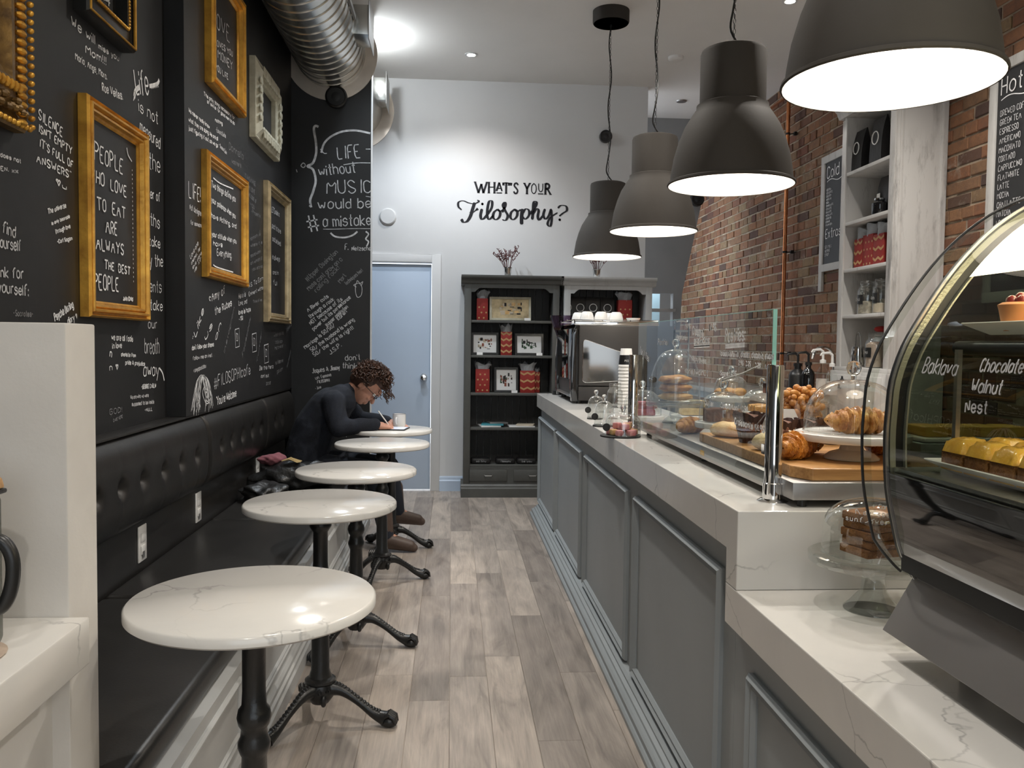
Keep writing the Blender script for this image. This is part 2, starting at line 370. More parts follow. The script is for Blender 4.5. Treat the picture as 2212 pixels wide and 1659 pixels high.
M['darkred'] = simple('art_rust', (.25, .08, .05), .8)
M['artgreen'] = simple('art_green', (.05, .09, .05), .8)
M['artink'] = simple('art_ink', (.03, .027, .025), .8)
M['artcream'] = simple('art_cream', (.55, .47, .36), .8)
M['vinyl'] = simple('black_vinyl_lettering', (.010, .010, .014), .4)
M['slate'] = simple('slate_disc', (.02, .02, .02), .7)

# ---------------------------------------------------------------- handwriting
G = {'A': '022842 1535', 'B': '0208 0828373625 05 0525343322 02'.replace('25 05', '2505').replace('22 02', '2202'), 'C': '3728180703122233', 'D': '0802 0818373312 02'.replace('12 02', '1202'),
 'E': '38080232 0525', 'F': '380802 0525', 'G': '37281807031222333515', 'H': '0802 3832 0535', 'I': '1812', 'J': '3833221203', 'K': '0802 380532', 'L': '080232',
 'M': '0208254842', 'N': '02083238', 'O': '18070312223337281 8'.replace(' ', ''), 'P': '0208 08283736250 5'.replace('0 5', '05'), 'Q': '180703122233372818 2341', 'R': '0208 082837362505 1532', 'S': '372818070615343322120 3'.replace('0 3', '03'),
 'T': '0848 2822', 'U': '080312223338', 'V': '082248', 'W': '0812263248', 'X': '0842 4802', 'Y': '082548 2522', 'Z': '08380232',
 'a': '3526160503122233 3632', 'b': '0802 0516263533221203', 'c': '3526160503122233', 'd': '3526160503122233 3832', 'e': '043435261605031222 33'.replace(' ', ''), 'f': '38281712 0626', 'g': '3526160503122233 3631201001',
 'h': '0802 0516263532', 'i': '0602 0708', 'j': '161100 1718', 'k': '0802 360432', 'l': '0802', 'm': '0602 05162522 25364542', 'n': '0602 0516263532', 'o': '160503122233352616', 'p': '0600 0516263533221203', 'q': '3526160503122233 3630',
 'r': '0602 051626', 's': '35261605143433221203', 't': '181222 0626', 'u': '0603122233 3632', 'v': '061236', 'w': '0612253246', 'x': '0632 3602', 'y': '0613 3610', 'z': '06360232',
 '0': '160703122233372817', '1': '071812', '2': '07182837360232', '3': '08283736251 5 15253433221202'.replace('1 5 15', '15 15'), '4': '280434 2622', '5': '38080525343322120 3'.replace('0 3', '03'), '6': '280503122233352504', '7': '083812', '8': '250728372503122233 25', '9': '353 6281807061535 3532'.replace('3 6', '36'),
 '.': '0203', ',': '1201', "'": '0807', '"': '0807 1817', '!': '0804 0302', '?': '0718283726 2524 2322'.replace('26 25', '2625'), ':': '0302 0605', '-': '0525', '/': '0138', '#': '0147 2048 0343 1646'.replace('0147', '1117').replace('2048', '3137').replace('0343', '0343').replace('1646', '0545'),
 '$': '37170615343312 2821'.replace('2821', '2821 '), '@': '3526152333 4526', '&': '422817260313 2445'.replace('13 24', '1324'), '*': '0535 1733 3713', '~': '12040617160 2'.replace('0 2', '12') , '%': '0147', '+': '0525 1713', '(': '281522', ')': '081502'}
G['~'] = '150617252736 3522 2215'.replace('36 35', '3635')
def glyph(ch):
    out = []; mx = 0
    for st in G.get(ch, '').split():
        st = st.replace(' ', ''); st = st[:len(st)//2*2]
        p = [(int(st[i]), int(st[i+1])) for i in range(0, len(st), 2)]
        if len(p) > 1: out.append(p); mx = max(mx, max(q[0] for q in p))
    return out, mx
def chaikin(p):
    if len(p) < 3: return p
    o = [p[0]]
    for a, b in zip(p, p[1:]): o += [(a[0]*.78+b[0]*.22, a[1]*.78+b[1]*.22), (a[0]*.22+b[0]*.78, a[1]*.22+b[1]*.78)]
    return o+[p[-1]]
def text_strokes(s, rnd, sloppy=.12):
    x = 0; out = []
    for ch in s:
        if ch == ' ': x += 2.6; continue
        gs, mx = glyph(ch); dy = rnd.uniform(-1, 1)*sloppy*1.4; sc = 1+rnd.uniform(-1, 1)*sloppy*.5; sl = rnd.uniform(-.04, .06)
        for p in gs:
            q = [(x+a*sc+(b-2)*sl+rnd.uniform(-1, 1)*sloppy, (b-2)*sc+dy+rnd.uniform(-1, 1)*sloppy) for a, b in p]
            out.append(chaikin(q))
        x += mx*sc+1.35
    return out, max(x-1.35, .1)
def ribbon(mb, pts, w, nrm, callig=None):
    """flat strip along 3-D points lying on a surface with normal nrm"""
    P = [Vector(p) for p in pts]; n = len(P); vs = []
    if n < 2: return
    for i in range(n):
        t = (P[min(i+1, n-1)]-P[max(i-1, 0)])
        if t.length < 1e-9: t = Vector((0, 0, 1))
        t.normalize(); sd = nrm.cross(t).normalized()
        ww = w if not callig else w*(callig[0]+(callig[1]-callig[0])*abs(t.z)**1.5)
        if callig and i in (0, n-1): ww *= .5
        vs += [P[i]+sd*ww/2, P[i]-sd*ww/2]
    mb.add(vs, [(2*i, 2*i+1, 2*i+3, 2*i+2) for i in range(n-1)])
TXR = random.Random(3)
def write(name, s, P0, P1, H, mat, parent=None, w=None, nrm=Vector((1, 0, 0)), lift=.0015, sloppy=.12, surf=None, under=0, vdir=None):
    """lettering from P0 to P1 (baseline ends, metres), cap height H"""
    P0, P1 = Vector(P0), Vector(P1); u = (P1-P0); ln = u.length; u.normalize()
    v = vdir or nrm.cross(u).normalized()
    if v.z < 0: v = -v
    st, wd = text_strokes(s, TXR, sloppy); sx = ln/wd; sy = H/6; mb = MB(); w = w or H*.10
    for p in st:
        pp = [P0+u*(a*sx)+v*(b*sy)+nrm*lift for a, b in p]
        if surf: pp = [surf(q) for q in pp]
        ribbon(mb, pp, w, nrm)
    for k in range(under):
        ribbon(mb, [P0-v*(H*(.3+.2*k))+nrm*lift, P1-v*(H*(.25+.2*k))+nrm*lift], w, nrm)
    return mb.build(name, mat, parent, smooth=0)

# ---------------------------------------------------------------- the setting
def struct(name, mb, mat, bevel=0, parent=None, smooth=30):
    o = mb.build(name, mat, parent, bevel=bevel, smooth=smooth)
    if not parent: o['kind'] = 'structure'
    return o
YB = 7.42; XN = -1.20; XF = -1.12; YP = 6.0; XBR = 2.87
floor = struct('floor', MB().box(-1.4, XBR+.2, -3.2, 11, -.06, -.004), M['plank'])
# planks, one object each; the aisle seams of the photograph are .1455 m apart
PW = .1455
rp = random.Random(5); variants = {}
row = 0
for i in range(-5, 6):
    x0 = .002+i*PW; x1 = x0+PW
    if x1 < -.62 or x0 > .70: continue
    y = -.5+rp.uniform(-1.2, 0)
    while y < YB:
        ln = 1.28; y1 = min(y+ln, YB)
        if y1 > .4:
            key = round(y1-y, 3)
            if key not in variants:
                variants[key] = MB().box(.0009, PW-.0009, 0, y1-y-.002, -.0038, 0).build('plank', M['plank'], floor, bevel=.0012, smooth=0, bseg=1)
                o = variants[key]
            else:
                o = variants[key].copy(); COL.objects.link(o); o.parent = floor
            o.location = (x0, y, 0)
        y += ln
ceiling = struct('ceiling', MB().box(-1.4, XBR+.2, -3.2, 11, CEIL, CEIL+.1), M['ceiling'])
wl = struct('wall_left', MB().box(XN-.15, XN, -3.2, 3.65, 0, CEIL).box(XN-.15, XN, 3.65, YP+.1, 0, .97).box(XN-.15, XF, 3.65, YP+.1, .976, CEIL).box(XN-.15, XF, YP+.1, YB, 0, CEIL), M['blackwall'])
wp = struct('wall_partition', MB().box(XF, -.575, YP, YP+.09, 0, CEIL), M['blackwall'])
struct('trim_1', MB().box(-.5748, -.571, YP-.002, YP+.094, 0, CEIL), M['whitepaint'])
wb = struct('wall_back', MB().box(XF-.2, -.72, YB, YB+.12, 0, CEIL).box(-.18, 1.70, YB, YB+.12, 0, CEIL).box(-.72, -.18, YB, YB+.12, 2.0, CEIL), M['plaster'])
# corridor beyond the shelves
zt = CEIL
gw = MB(); Yg = 8.4
gw.prism([(1.58, 0), (2.0, 0), (2.0, 1.52), (1.92, 1.52), (1.92, 1.83), (2.22, 1.83), (2.22, 0), (2.24, 0), (2.31, 1.83), (2.52, 2.9), (2.66, zt), (1.58, zt)], Yg, Yg+.1, 'y')
gw.box(1.92, 2.22, Yg, Yg+.1, 0, 1.5)
wg = struct('wall_corridor', gw, M['greywall'], smooth=0)
struct('wall_beyond', MB().box(1.75, 2.27, Yg+.75, Yg+.8, 0, 2.6), M['pass_blue'])
struct('wall_far', MB().box(1.2, XBR+.2, 10.95, 11, 0, CEIL), M['greywall'])
lamp('corridor_light', 'POINT', (2.05, Yg+.45, 2.2), 9, (.85, .95, 1), .1)
wr = struct('wall_rear', MB().box(-1.4, XBR+.2, -3.3, -3.2, 0, .7).box(-1.4, XBR+.2, -3.3, -3.2, 2.9, CEIL).box(-1.4, -1.1, -3.3, -3.2, .7, 2.9).box(XBR-.1, XBR+.2, -3.3, -3.2, .7, 2.9), M['greywall'])
struct('window_1', MB().box(-1.1, XBR-.1, -3.26, -3.25, .7, 2.9), M['glass'])
# door in the back wall
dr = struct('door_1', MB().box(-.715, -.185, YB+.015, YB+.055, .012, 1.985), M['doorpaint'], bevel=.002)
kn = MB(); Mk = Matrix.Rotation(radians(90), 4, 'X')
kn.lathe([(.032, 0), (.032, .006), (.012, .010), (.011, .03), (.026, .036), (.030, .052), (.024, .066), (.004, .068), (0, .068)], 24, (-.247, YB+.014, 1.0), Mk)
kb = kn.build('door_knob', M['chrome'], dr)
tr = MB().box(-.18, -.10, YB-.018, YB+.02, 0, 2.07).box(-.86, -.18, YB-.018, YB+.02, 2.0, 2.07).box(-.86, -.72, YB-.018, YB+.02, 0, 2.0)
struct('trim_2', tr, M['plaster'], bevel=.003)
struct('baseboard_back', MB().prism([(YB, 0), (YB-.022, 0), (YB-.022, .09), (YB-.012, .10), (YB-.012, .115), (YB-.004, .13), (YB, .13)], -.10, 1.70, 'x'), M['doorpaint'])
# ---- brick wall: nearest 300 bricks shown largest as parts, the rest joined
wall_r = struct('wall_right', MB().box(XBR, XBR+.12, -3.2, 11, 0, CEIL), M['mortar'])
def pj(P):
    d = Vector(P)-CAMP; z = d.dot(FW)
    return (CX+FPX*d.dot(RT)/z, CY-FPX*d.dot(UP)/z, z) if z > .05 else (9e9, 9e9, 9e9)
BH, BL, JT = .0635, .208, .0135
rb = random.Random(11); cells = []
r = 0; z = .88
while z < CEIL-.03:
    y = 3.9-(r % 2)*BL*.5+rb.uniform(-.03, .03)
    while y < 10.9:
        ln = BL*(.5 if (r % 6 == 3) else 1)*rb.uniform(.96, 1.03)
        x_, y_, zz = pj((XBR, y+ln/2, z)); hid = (1.2 < z < 2.8 and 4.85 < y < 5.95) or (x_ > 2240 or x_ < 1470 or y_ < -10 or y_ > 850) or (1715 < x_ < 2150 and y_ < 150)
        cells.append((hid, -ln*1.0/zz/zz, y, z, ln)); y += ln+JT
    z += BH+JT; r += 1
vis = sorted([c for c in cells if not c[0]], key=lambda c: c[1]); ind = vis[:300]; rest = vis[300:]
rest += [c for c in cells if c[0] and 3.9 < c[2] < 8.6]
def brick_geo(mb, y, z, ln, rr):
    j = lambda a: rr.uniform(-a, a)
    d = .004+rr.uniform(0, .008); q = []
    y0, y1, z0, z1 = y+j(.003), y+ln+j(.003), z+j(.003), z+BH+j(.003)
    c = .004
    back = [(0.001, y0, z0), (0.001, y1, z0), (0.001, y1, z1), (0.001, y0, z1)]
    mid = [(-d*.7, y0+j(.002), z0), (-d*.7, y1, z0+j(.002)), (-d*.7, y1+j(.002), z1), (-d*.7, y0, z1+j(.002))]
    fr = [(-d, y0+c, z0+c), (-d-j(.002), y1-c, z0+c), (-d, y1-c, z1-c), (-d+j(.002), y0+c, z1-c)]
    fs = [(8, 9, 10, 11)]
    for k in range(4):
        n = (k+1) % 4; fs += [(k, n, 4+n, 4+k), (4+k, 4+n, 8+n, 8+k)]
    mb.add(back+mid+fr, fs)
bmesh_var = {}
for hid, a, y, z, ln in ind:
    kind = (0 if ln > .15 else 1, rb.randrange(9))
    if kind not in bmesh_var:
        mb = MB(); brick_geo(mb, 0, 0, BL if kind[0] == 0 else BL*.5, rb)
        o = mb.build('brick', M['brick'], wall_r, smooth=25); bmesh_var[kind] = o
        at = o.data.attributes.new('tone', 'FLOAT', 'FACE')
        for k in range(len(at.data)): at.data[k].value = 0
    else: o = bmesh_var[kind].copy(); COL.objects.link(o); o.parent = wall_r
    o.location = (XBR-.0005, y, z)
mb = MB(); tones = []
for hid, a, y, z, ln in rest:
    n0 = len(mb.f); brick_geo(mb, y, z, ln, rb); tones += [rb.random()]*(len(mb.f)-n0)
me = bpy.data.meshes.new('far_bricks'); me.from_pydata(mb.v, [], mb.f); me.materials.append(M['brick'])
bm = bmesh.new(); bm.from_mesh(me); bmesh.ops.recalc_face_normals(bm, faces=bm.faces); bm.to_mesh(me); bm.free()
at = me.attributes.new('tone', 'FLOAT', 'FACE'); at.data.foreach_set('value', tones)
o = bpy.data.objects.new('far_bricks', me); COL.objects.link(o); o.parent = wall_r; o.location = (XBR-.0005, 0, 0); o['kind'] = 'stuff'
# copper pipe down the bricks
def curve3(pts, n=5): return smooth_path(pts, n)
t = thing('copper_pipe', 'vertical copper pipe held off the brick wall by black clamps', 'pipe', (XBR-.09, 6.95, 0))
mb = MB(); mb.tube([(0, 0, .95), (0, 0, 2.0), (0, 0, 3.37)], .016, 12); mb.tube([(0, .0, 3.36), (0, .05, 3.40), (0, .4, 3.40), (0, 1.2, 3.40)], .012, 8)
mb.build('pipe', M['copper'], t)
for zz in (1.25, 2.10, 3.08):
    mb = MB(); mb.lathe([(.020, -.008), (.020, .008)], 14, (0, 0, zz)); mb.tube([(.0, 0, zz), (.05, -.01, zz), (.088, -.02, zz)], .005, 6); mb.box(.045, .07, -.028, .0, zz-.014, zz+.014)
    mb.build('pipe_clamp', M['black'], t)

# ---- downlights, discs, speakers
for i, (x, y) in enumerate(DOWN[:2]):
    t = thing('recessed_downlight', ['lit recessed ceiling spotlight in front of the lettered back wall', 'lit recessed ceiling spotlight above the brick wall side, beside the nearest pendant'][i], 'ceiling light', (x, y, CEIL))
    MB().lathe([(.05, 0), (.05, -.005), (.034, -.007), (.030, -.001)], 28).build('trim_ring', M['whitepaint'], t)
    MB().lathe([(.029, -.003), (0, -.003)], 24).build('lens', M['spotlit'], t)
o = MB().lathe([(.06, 0), (.058, -.018), (.045, -.026), (0, -.026)], 28).build('smoke_detector', M['ceiling'], loc=(1.735, 6.64, CEIL)); tag(o, 'round white smoke detector on the ceiling above the second farthest pendant', 'detector')
o = MB().lathe([(.05, 0), (.045, -.01), (.02, -.014), (0, -.014)], 24).build('ceiling_sensor', M['steeldull'], loc=(2.1, 7.8, CEIL)); tag(o, 'small grey disc on the corridor ceiling', 'sensor')
p = onY(838, 468, YB); o = MB().lathe([(.072, 0), (.072, .012), (.062, .022), (0, .024)], 36, (0, 0, 0), Matrix.Rotation(radians(90), 4, 'X')).build('wall_cover_disc', M['plaster'], loc=(p.x, YB, p.z)); tag(o, 'round white cover plate on the wall above the blue door', 'cover plate')
def speaker(P, lab, r=.055, rx=0, wall='y'):
    t = thing('wall_speaker', lab, 'speaker', P)
    R = Matrix.Rotation(radians(90), 4, 'X') @ Matrix.Rotation(radians(rx), 4, 'Y') if wall == 'y' else Matrix.Rotation(radians(-90), 4, 'Y')
    MB().lathe([(r*.5, 0), (r, .02), (r, .05), (r*.86, .058), (r*.80, .05)], 28, (0, 0, 0), R).build('housing', M['black'], t)
    MB().lathe([(r*.8, .049), (r*.5, .040), (r*.42, .052), (r*.2, .056), (0, .056)], 24, (0, 0, 0), R).build('cone', M['board'], t)
p = onY(728, 213, YP); speaker((p.x, YP, p.z), 'small round black speaker under the duct on the black wall', .075)
p = onY(1307, 297, YB); speaker((p.x, YB, p.z), 'small round black speaker on the pale back wall behind a lamp cord', .055)
p = onY(1508, 432, Yg); speaker((p.x-.02, Yg, p.z), 'round black speaker on the grey corridor wall next to the bricks', .07)

# ---- half wall at the front left, its shelf
hw = struct('wall_half', MB().box(-1.6, -.683, 1.55, 1.675, 0, 1.328), M['halfwall'], bevel=.004)
hb = struct('wall_half_base', MB().box(-1.6, -.715, .55, 1.55, 0, .70), M['white_distress'])
sh = MB().box(-1.6, -.647, .5, 1.549, .715, .80).build('marble_shelf', M['quartz'], bevel=.003)
tag(sh, 'thick white veined stone shelf fixed to the off-white half wall', 'shelf')
# drink dispenser at the frame edge
t = thing('cream_jug', 'square glass jug with black handle and wooden lid, labelled CREAM', 'jug', (-.775, 1.36, .80))
mb = MB(); prof = [(-.062, 0), (.055, 0)]
body = MB().box(-.066, .052, -.055, .055, .004, .250).build('body', glassmat('jug_glass', (.42, .46, .42), 1.5, opac=.35, ocol=(.12, .12, .10)), t, bevel=.012)
MB().box(-.062, .046, -.05, .05, .012, .205).build('contents', simple('dark_green_sleeve', (.012, .035, .030), .6), t, bevel=.01)
MB().box(-.07, .056, -.058, .058, .249, .257).build('gasket', M['black'], t, bevel=.003)
MB().prism([(-.07, .257), (.054, .257), (.050, .274), (.02, .288), (-.03, .290), (-.07, .286)], -.056, .056, 'y').build('lid', M['wood'], t, bevel=.004)
hp = [(.045, 0, .178), (.070, 0, .192), (.094, 0, .186), (.106, 0, .160), (.104, 0, .120), (.090, 0, .088), (.064, 0, .080), (.045, 0, .098)]
MB().tube([Vector(q)+Vector((0, -.03, 0)) for q in smooth_path(hp, 5)], .0105, 10).build('handle', M['black'], t)
mb = MB().box(-.02, .050, -.0585, -.0555, .212, .232); lb = mb.build('label_strip', M['paper'], t)
write('label_text', 'CREAM', (-.015, -.0590, .217), (.045, -.0590, .217), .010, M['artink'], lb, nrm=Vector((0, -1, 0)), sloppy=0, w=.0014, lift=.0002)
MB().lathe([(.075, 0), (.078, .003), (.05, .004), (0, .004)], 28, (.0, -.01, 0)).build('coaster', M['creamjar'], t)

# ---------------------------------------------------------------- chalk writing on the black walls
def wall_text(parent, X, s, x0, y0, x1, y1, h, mat=None, w=None, name='chalk_writing', sloppy=.14, lift=.0015, under=0):
    a, b, c = onX(x0, y0, X), onX(x1, y1, X), onX(x0, y0-h, X)
    return write(name, s, a, b, (c-a).length, mat or M['chalk'], parent, w=w, nrm=Vector((1, 0, 0)), lift=lift, sloppy=sloppy, under=under)
CD, CG = M['chalkdim'], M['chalkgray']
NEAR = [("We will", 154, 56, 204, 96, 21, 0), ("miss you", 212, 104, 256, 132, 12, 0), ("Mom!!!", 184, 114, 228, 140, 17, 0), ("Maria, Ange, Mara.", 162, 128, 230, 172, 15, 0), ("Rae Veites.", 220, 196, 264, 216, 18, 0),
 ("SILENCE", 82, 256, 133, 296, 22, 0), ("ISN'T EMPTY", 82, 284, 154, 334, 17, 0), ("IT'S FULL OF", 84, 316, 156, 364, 17, 0), ("ANSWERS\"", 78, 350, 152, 386, 17, 0), ("~", 119, 398, 129, 402, 16, 0), ("u", 134, 406, 143, 410, 10, 0),
 ("does not", 0, 338, 44, 352, 9, 1), ("EN. xx", 0, 368, 38, 374, 9, 1), ("The universe", 103, 462, 142, 448, 11, 0), ("is only bearable", 111, 486, 150, 470, 7, 0), ("through love", 119, 505, 151, 492, 9, 0), ("-Carl Sagan", 123, 526, 155, 518, 8, 0),
 ("find", 4, 502, 32, 514, 26, 1), ("yourself", -8, 533, 44, 543, 24, 1), ("think for", -22, 598, 49, 602, 24, 1), ("yourself:", -6, 630, 60, 640, 24, 1), ("-Socrates-", 28, 682, 70, 684, 12, 2),
 ("Psyche Darling", 118, 694, 158, 664, 17, 0), ("diary ~", 146, 700, 166, 688, 14, 0), ("we are all fools", 240, 734, 286, 738, 13, 0), ("in love", 242, 753, 262, 751, 12, 0), ("charlotte from", 261, 769, 292, 771, 8, 0), ("pride & prejudice", 270, 787, 312, 790, 9, 0),
 ("GOD!", 236, 896, 262, 890, 12, 2), ("CARE HERE", 244, 912, 264, 902, 6, 2), ("We are who we were", 281, 862, 320, 857, 8, 1), ("supposed to be inside", 284, 877, 332, 871, 8, 1), ("-NULL", 312, 889, 328, 887, 7, 1),
 ("Life", 294, 206, 321, 204, 52, 3), ("is not", 299, 240, 340, 268, 26, 0), ("measured", 301, 282, 345, 322, 27, 0), ("the", 321, 362, 345, 374, 34, 0), ("number of", 300, 418, 345, 436, 22, 0), ("breaths", 292, 470, 344, 494, 28, 0), ("we take", 300, 524, 345, 536, 22, 0), ("by the", 315, 574, 351, 576, 26, 0), ("moments", 296, 628, 348, 632, 26, 1), ("that take", 288, 664, 350, 672, 24, 0),
 ("our", 319, 708, 338, 710, 20, 1), ("breath", 312, 764, 343, 764, 34, 1), ("away", 309, 812, 342, 812, 30, 0), ("-GEORGE CARLIN", 305, 840, 336, 837, 9, 0), ("n", 236, 770, 240, 772, 16, 0), ("n ~", 236, 800, 254, 798, 14, 0)]
for s, x0, y0, x1, y1, h, k in NEAR:
    wall_text(wl, XN, s, x0, y0, x1, y1, h, [M['chalk'], CD, CG, M['chalk']][k], w=(.008 if k == 3 else max(.0035, .0045 if h > 15 else .0035)))
FAR = [("The only thing necessary for", 440, 206, 506, 258, 8, 0), ("of evil is for good men to do", 447, 222, 506, 270, 7, 0), ("nothing", 464, 262, 480, 270, 7, 0), ("-Edmund Burke", 466, 284, 487, 298, 9, 1),
 ("We never really know", 407, 242, 452, 278, 9, 0), ("what they are doing. We are all", 407, 262, 470, 304, 9, 0), ("just figuring it out as we go", 407, 280, 470, 318, 9, 0), ("- Susan Cain", 472, 316, 489, 334, 8, 1),
 ("Donnella", 494, 322, 525, 345, 15, 2), ("was here", 500, 352, 520, 362, 10, 2), ("IT WAS A WISE", 528, 384, 551, 402, 10, 2), ("SAY LOVE", 532, 405, 550, 420, 9, 2), ("THE CODE OF", 535, 422, 553, 440, 8, 2), ("YOU", 540, 446, 549, 452, 8, 2), ("-Phoenix", 542, 460, 562, 470, 8, 2),
 ("LIFE!", 407, 425, 432, 437, 34, 0), ("Not designed", 409, 452, 436, 468, 12, 1), ("for someone", 411, 484, 436, 492, 9, 1),
 ("Love one", 411, 560, 428, 528, 10, 1), ("another, for", 413, 572, 432, 538, 7, 1), ("love alone", 416, 582, 435, 548, 7, 1), ("is life", 420, 588, 438, 554, 7, 1),
 ('"Like', 418, 742, 440, 672, 17, 0), ("us", 443, 736, 458, 706, 15, 0), ("on", 466, 736, 477, 702, 13, 0), ("Instagram", 484, 766, 506, 666, 9, 2), ("Facebook", 524, 772, 541, 688, 9, 2), ("Twitter", 555, 785, 565, 718, 7, 2),
 ("don't follow your dreams", 414, 756, 461, 748, 10, 0), ("follow me on inst.", 416, 778, 458, 770, 8, 1), ("@amyapostolou", 417, 805, 444, 794, 9, 1),
 ("@Amy of", 450, 654, 486, 634, 18, 0), ("the Rubes", 464, 680, 500, 660, 15, 0), ("Here is", 515, 645, 530, 640, 11, 1), ("Love, and", 515, 660, 533, 655, 10, 1), ("love is hope", 515, 680, 541, 672, 10, 0), ("- TSO", 516, 694, 524, 690, 8, 0),
 ("N.S. To Earn", 537, 622, 568, 604, 9, 1), ("Eminent without", 537, 640, 572, 622, 8, 1), ("Harmony is", 540, 520, 562, 508, 8, 2), ("where it is", 541, 534, 566, 526, 7, 2), ("sound within", 541, 556, 562, 546, 7, 2), ("on which it", 541, 572, 566, 560, 7, 2), ("you stand", 544, 585, 566, 578, 7, 2),
 ("#FILOSOPHIcafe", 462, 838, 540, 808, 26, 1), ("'You're Welcome", 467, 876, 510, 856, 18, 0), ("Be the hero", 560, 800, 590, 795, 9, 1), ("don't quit", 563, 816, 580, 814, 7, 1), ("2018", 574, 832, 584, 830, 6, 2),
 ("what you do", 592, 728, 612, 722, 8, 2), ("today can", 593, 742, 610, 740, 7, 2), ("improve all", 593, 755, 611, 750, 7, 2), ("your tomorrows", 594, 788, 611, 782, 9, 2), ("go on!", 598, 806, 610, 800, 8, 2),
 ("Travel often", 617, 720, 636, 694, 9, 2), ("live simply", 620, 795, 628, 760, 7, 2), ("Think of me", 546, 655, 565, 650, 6, 2)]
for s, x0, y0, x1, y1, h, k in FAR:
    wall_text(wl, XF, s, x0, y0, x1, y1, h, [M['chalk'], CD, CG][k], w=.0052 if h > 14 else .0042)
def line_on(mb, X, pts, w, n=4):
    ribbon(mb, [onX(x, y, X)+Vector((.0016, 0, 0)) for x, y in [(q.x, q.y) for q in smooth_path([(a, b, 0) for a, b in pts], n)]], w, Vector((1, 0, 0)))
# feather under the word Life, little phone icons, a chalk portrait with long hair
mb = MB(); line_on(mb, XN, [(289, 210), (292, 196), (300, 188)], .02); line_on(mb, XN, [(322, 186), (332, 184), (340, 180), (343, 172)], .016); line_on(mb, XN, [(343, 795), (350, 805), (354, 822)], .008)
for k in range(7): line_on(mb, XN, [(290+k*.6, 212-k*3), (287+k*.4, 217-k*3)], .004); line_on(mb, XN, [(325+k*2.4, 185-k*.6), (327+k*2.4, 192-k*.6)], .004)
mb.build('chalk_feather', M['chalk'], wl, smooth=0)
mb = MB()
for x, y, s in ((507, 712, 9), (544, 722, 9), (570, 746, 9)):
    for pts in ([(x, y), (x+s, y-3), (x+s+.5, y+36), (x+1, y+39), (x, y)], [(x+3, y+8), (x+6, y+10), (x+6, y+24), (x+3, y+24), (x+3, y+8)]): line_on(mb, XF, pts, .006, 1)
mb.build('chalk_phone_drawings', CD, wl, smooth=0)
mb = MB(); rh = random.Random(9)
for k in range(34):
    a = k/33; x0 = 424+a*26+rh.uniform(-1, 1); y0 = 812+abs(a-.5)*14+rh.uniform(-2, 2); sd = -1 if a < .5 else 1
    line_on(mb, XF, [(437+(a-.5)*8, 810+rh.uniform(-1, 3)), (x0, y0+6), (x0+sd*(4+abs(a-.5)*6), y0+36+rh.uniform(-4, 4)), (x0+sd*(5+abs(a-.5)*8)+rh.uniform(-3, 3), 884+rh.uniform(-6, 16)-(10 if a > .5 else 0))], .0028)
for pts in ([(440, 836), (437, 848), (440, 862), (446, 872), (452, 866), (455, 852), (452, 840)], [(444, 846), (448, 852), (445, 858), (450, 858)], [(444, 864), (448, 867), (452, 862)], [(441, 842), (445, 840), (447, 842)], [(450, 843), (453, 842)], [(427, 872), (430, 866), (432, 880)]): line_on(mb, XF, pts, .004)
mb.build('chalk_portrait', M['chalk'], wl, smooth=0)
# the black partition facing the room
def ptext(s, x0, y0, x1, y1, h, k=0, w=.006, under=0, slop=.12):
    Y = YP-.0; a, b, c = onY(x0, y0, Y), onY(x1, y1, Y), onY(x0, y0-h, Y)
    write('chalk_writing', s, a, b, (c-a).length, [M['chalk'], CD, CG][k], wp, w=w, nrm=Vector((0, -1, 0)), sloppy=slop, under=under)
for a in [("LIFE", 730, 344, 778, 340, 27, 1, .007), ("without", 690, 380, 768, 372, 22, 1, .007), ("MUSIC", 706, 418, 801, 416, 27, 1, .007), ("would be", 688, 452, 801, 448, 22, 1, .007), ("#", 666, 496, 690, 492, 38, 1, .010), ("a mistake", 698, 490, 801, 486, 24, 1, .007),
 ("F.", 745, 540, 752, 540, 14, 1), ("Nietzsche", 760, 541, 801, 541, 9, 1), ("#Upper Ossington", 664, 608, 730, 546, 10, 2), ("Moss cant grow on a", 668, 628, 740, 562, 10, 2), ("rolling rock!", 684, 632, 734, 580, 10, 2), ("Mart", 736, 612, 748, 596, 9, 2), ("techniques her!", 748, 616, 784, 586, 8, 2),
 ("A River cuts", 666, 674, 710, 642, 8, 1), ("through a rock", 670, 688, 722, 648, 8, 1), ("NOT because of its", 672, 702, 740, 648, 8, 1), ("power but its persistance", 678, 714, 758, 644, 8, 1), ("#upper ossington", 706, 706, 752, 664, 8, 1), ("Karen\"", 732, 692, 752, 672, 8, 1),
 ("Marriage is 50/50%", 660, 754, 724, 704, 8, 1), ("50% the husband is wrong", 674, 760, 766, 692, 8, 1), ("50% the wife is right!", 680, 770, 764, 710, 8, 1), ("J.S.P.", 714, 766, 738, 748, 9, 1),
 ("don't", 746, 779, 778, 777, 12, 1), ("think", 740, 795, 770, 797, 12, 1), ("Jaques & Jimmy", 675, 806, 734, 798, 10, 1), ("un femme", 682, 820, 716, 812, 7, 1), ("FILOSOPHI", 686, 828, 712, 824, 6, 1), ("- June", 682, 842, 694, 838, 6, 1), ("- Jean-Paul", 784, 862, 803, 858, 5, 2), ("?", 745, 944, 750, 944, 8, 1)]:
    ptext(*a[:6], k=a[6], w=a[7] if len(a) > 7 else (.0045 if a[5] > 7 else .0035))
def pline(mb, pts, w, n=4):
    ribbon(mb, [onY(q.x, q.y, YP-.0015) for q in smooth_path([(a, b, 0) for a, b in pts], n)], w, Vector((0, -1, 0)))
mb = MB()
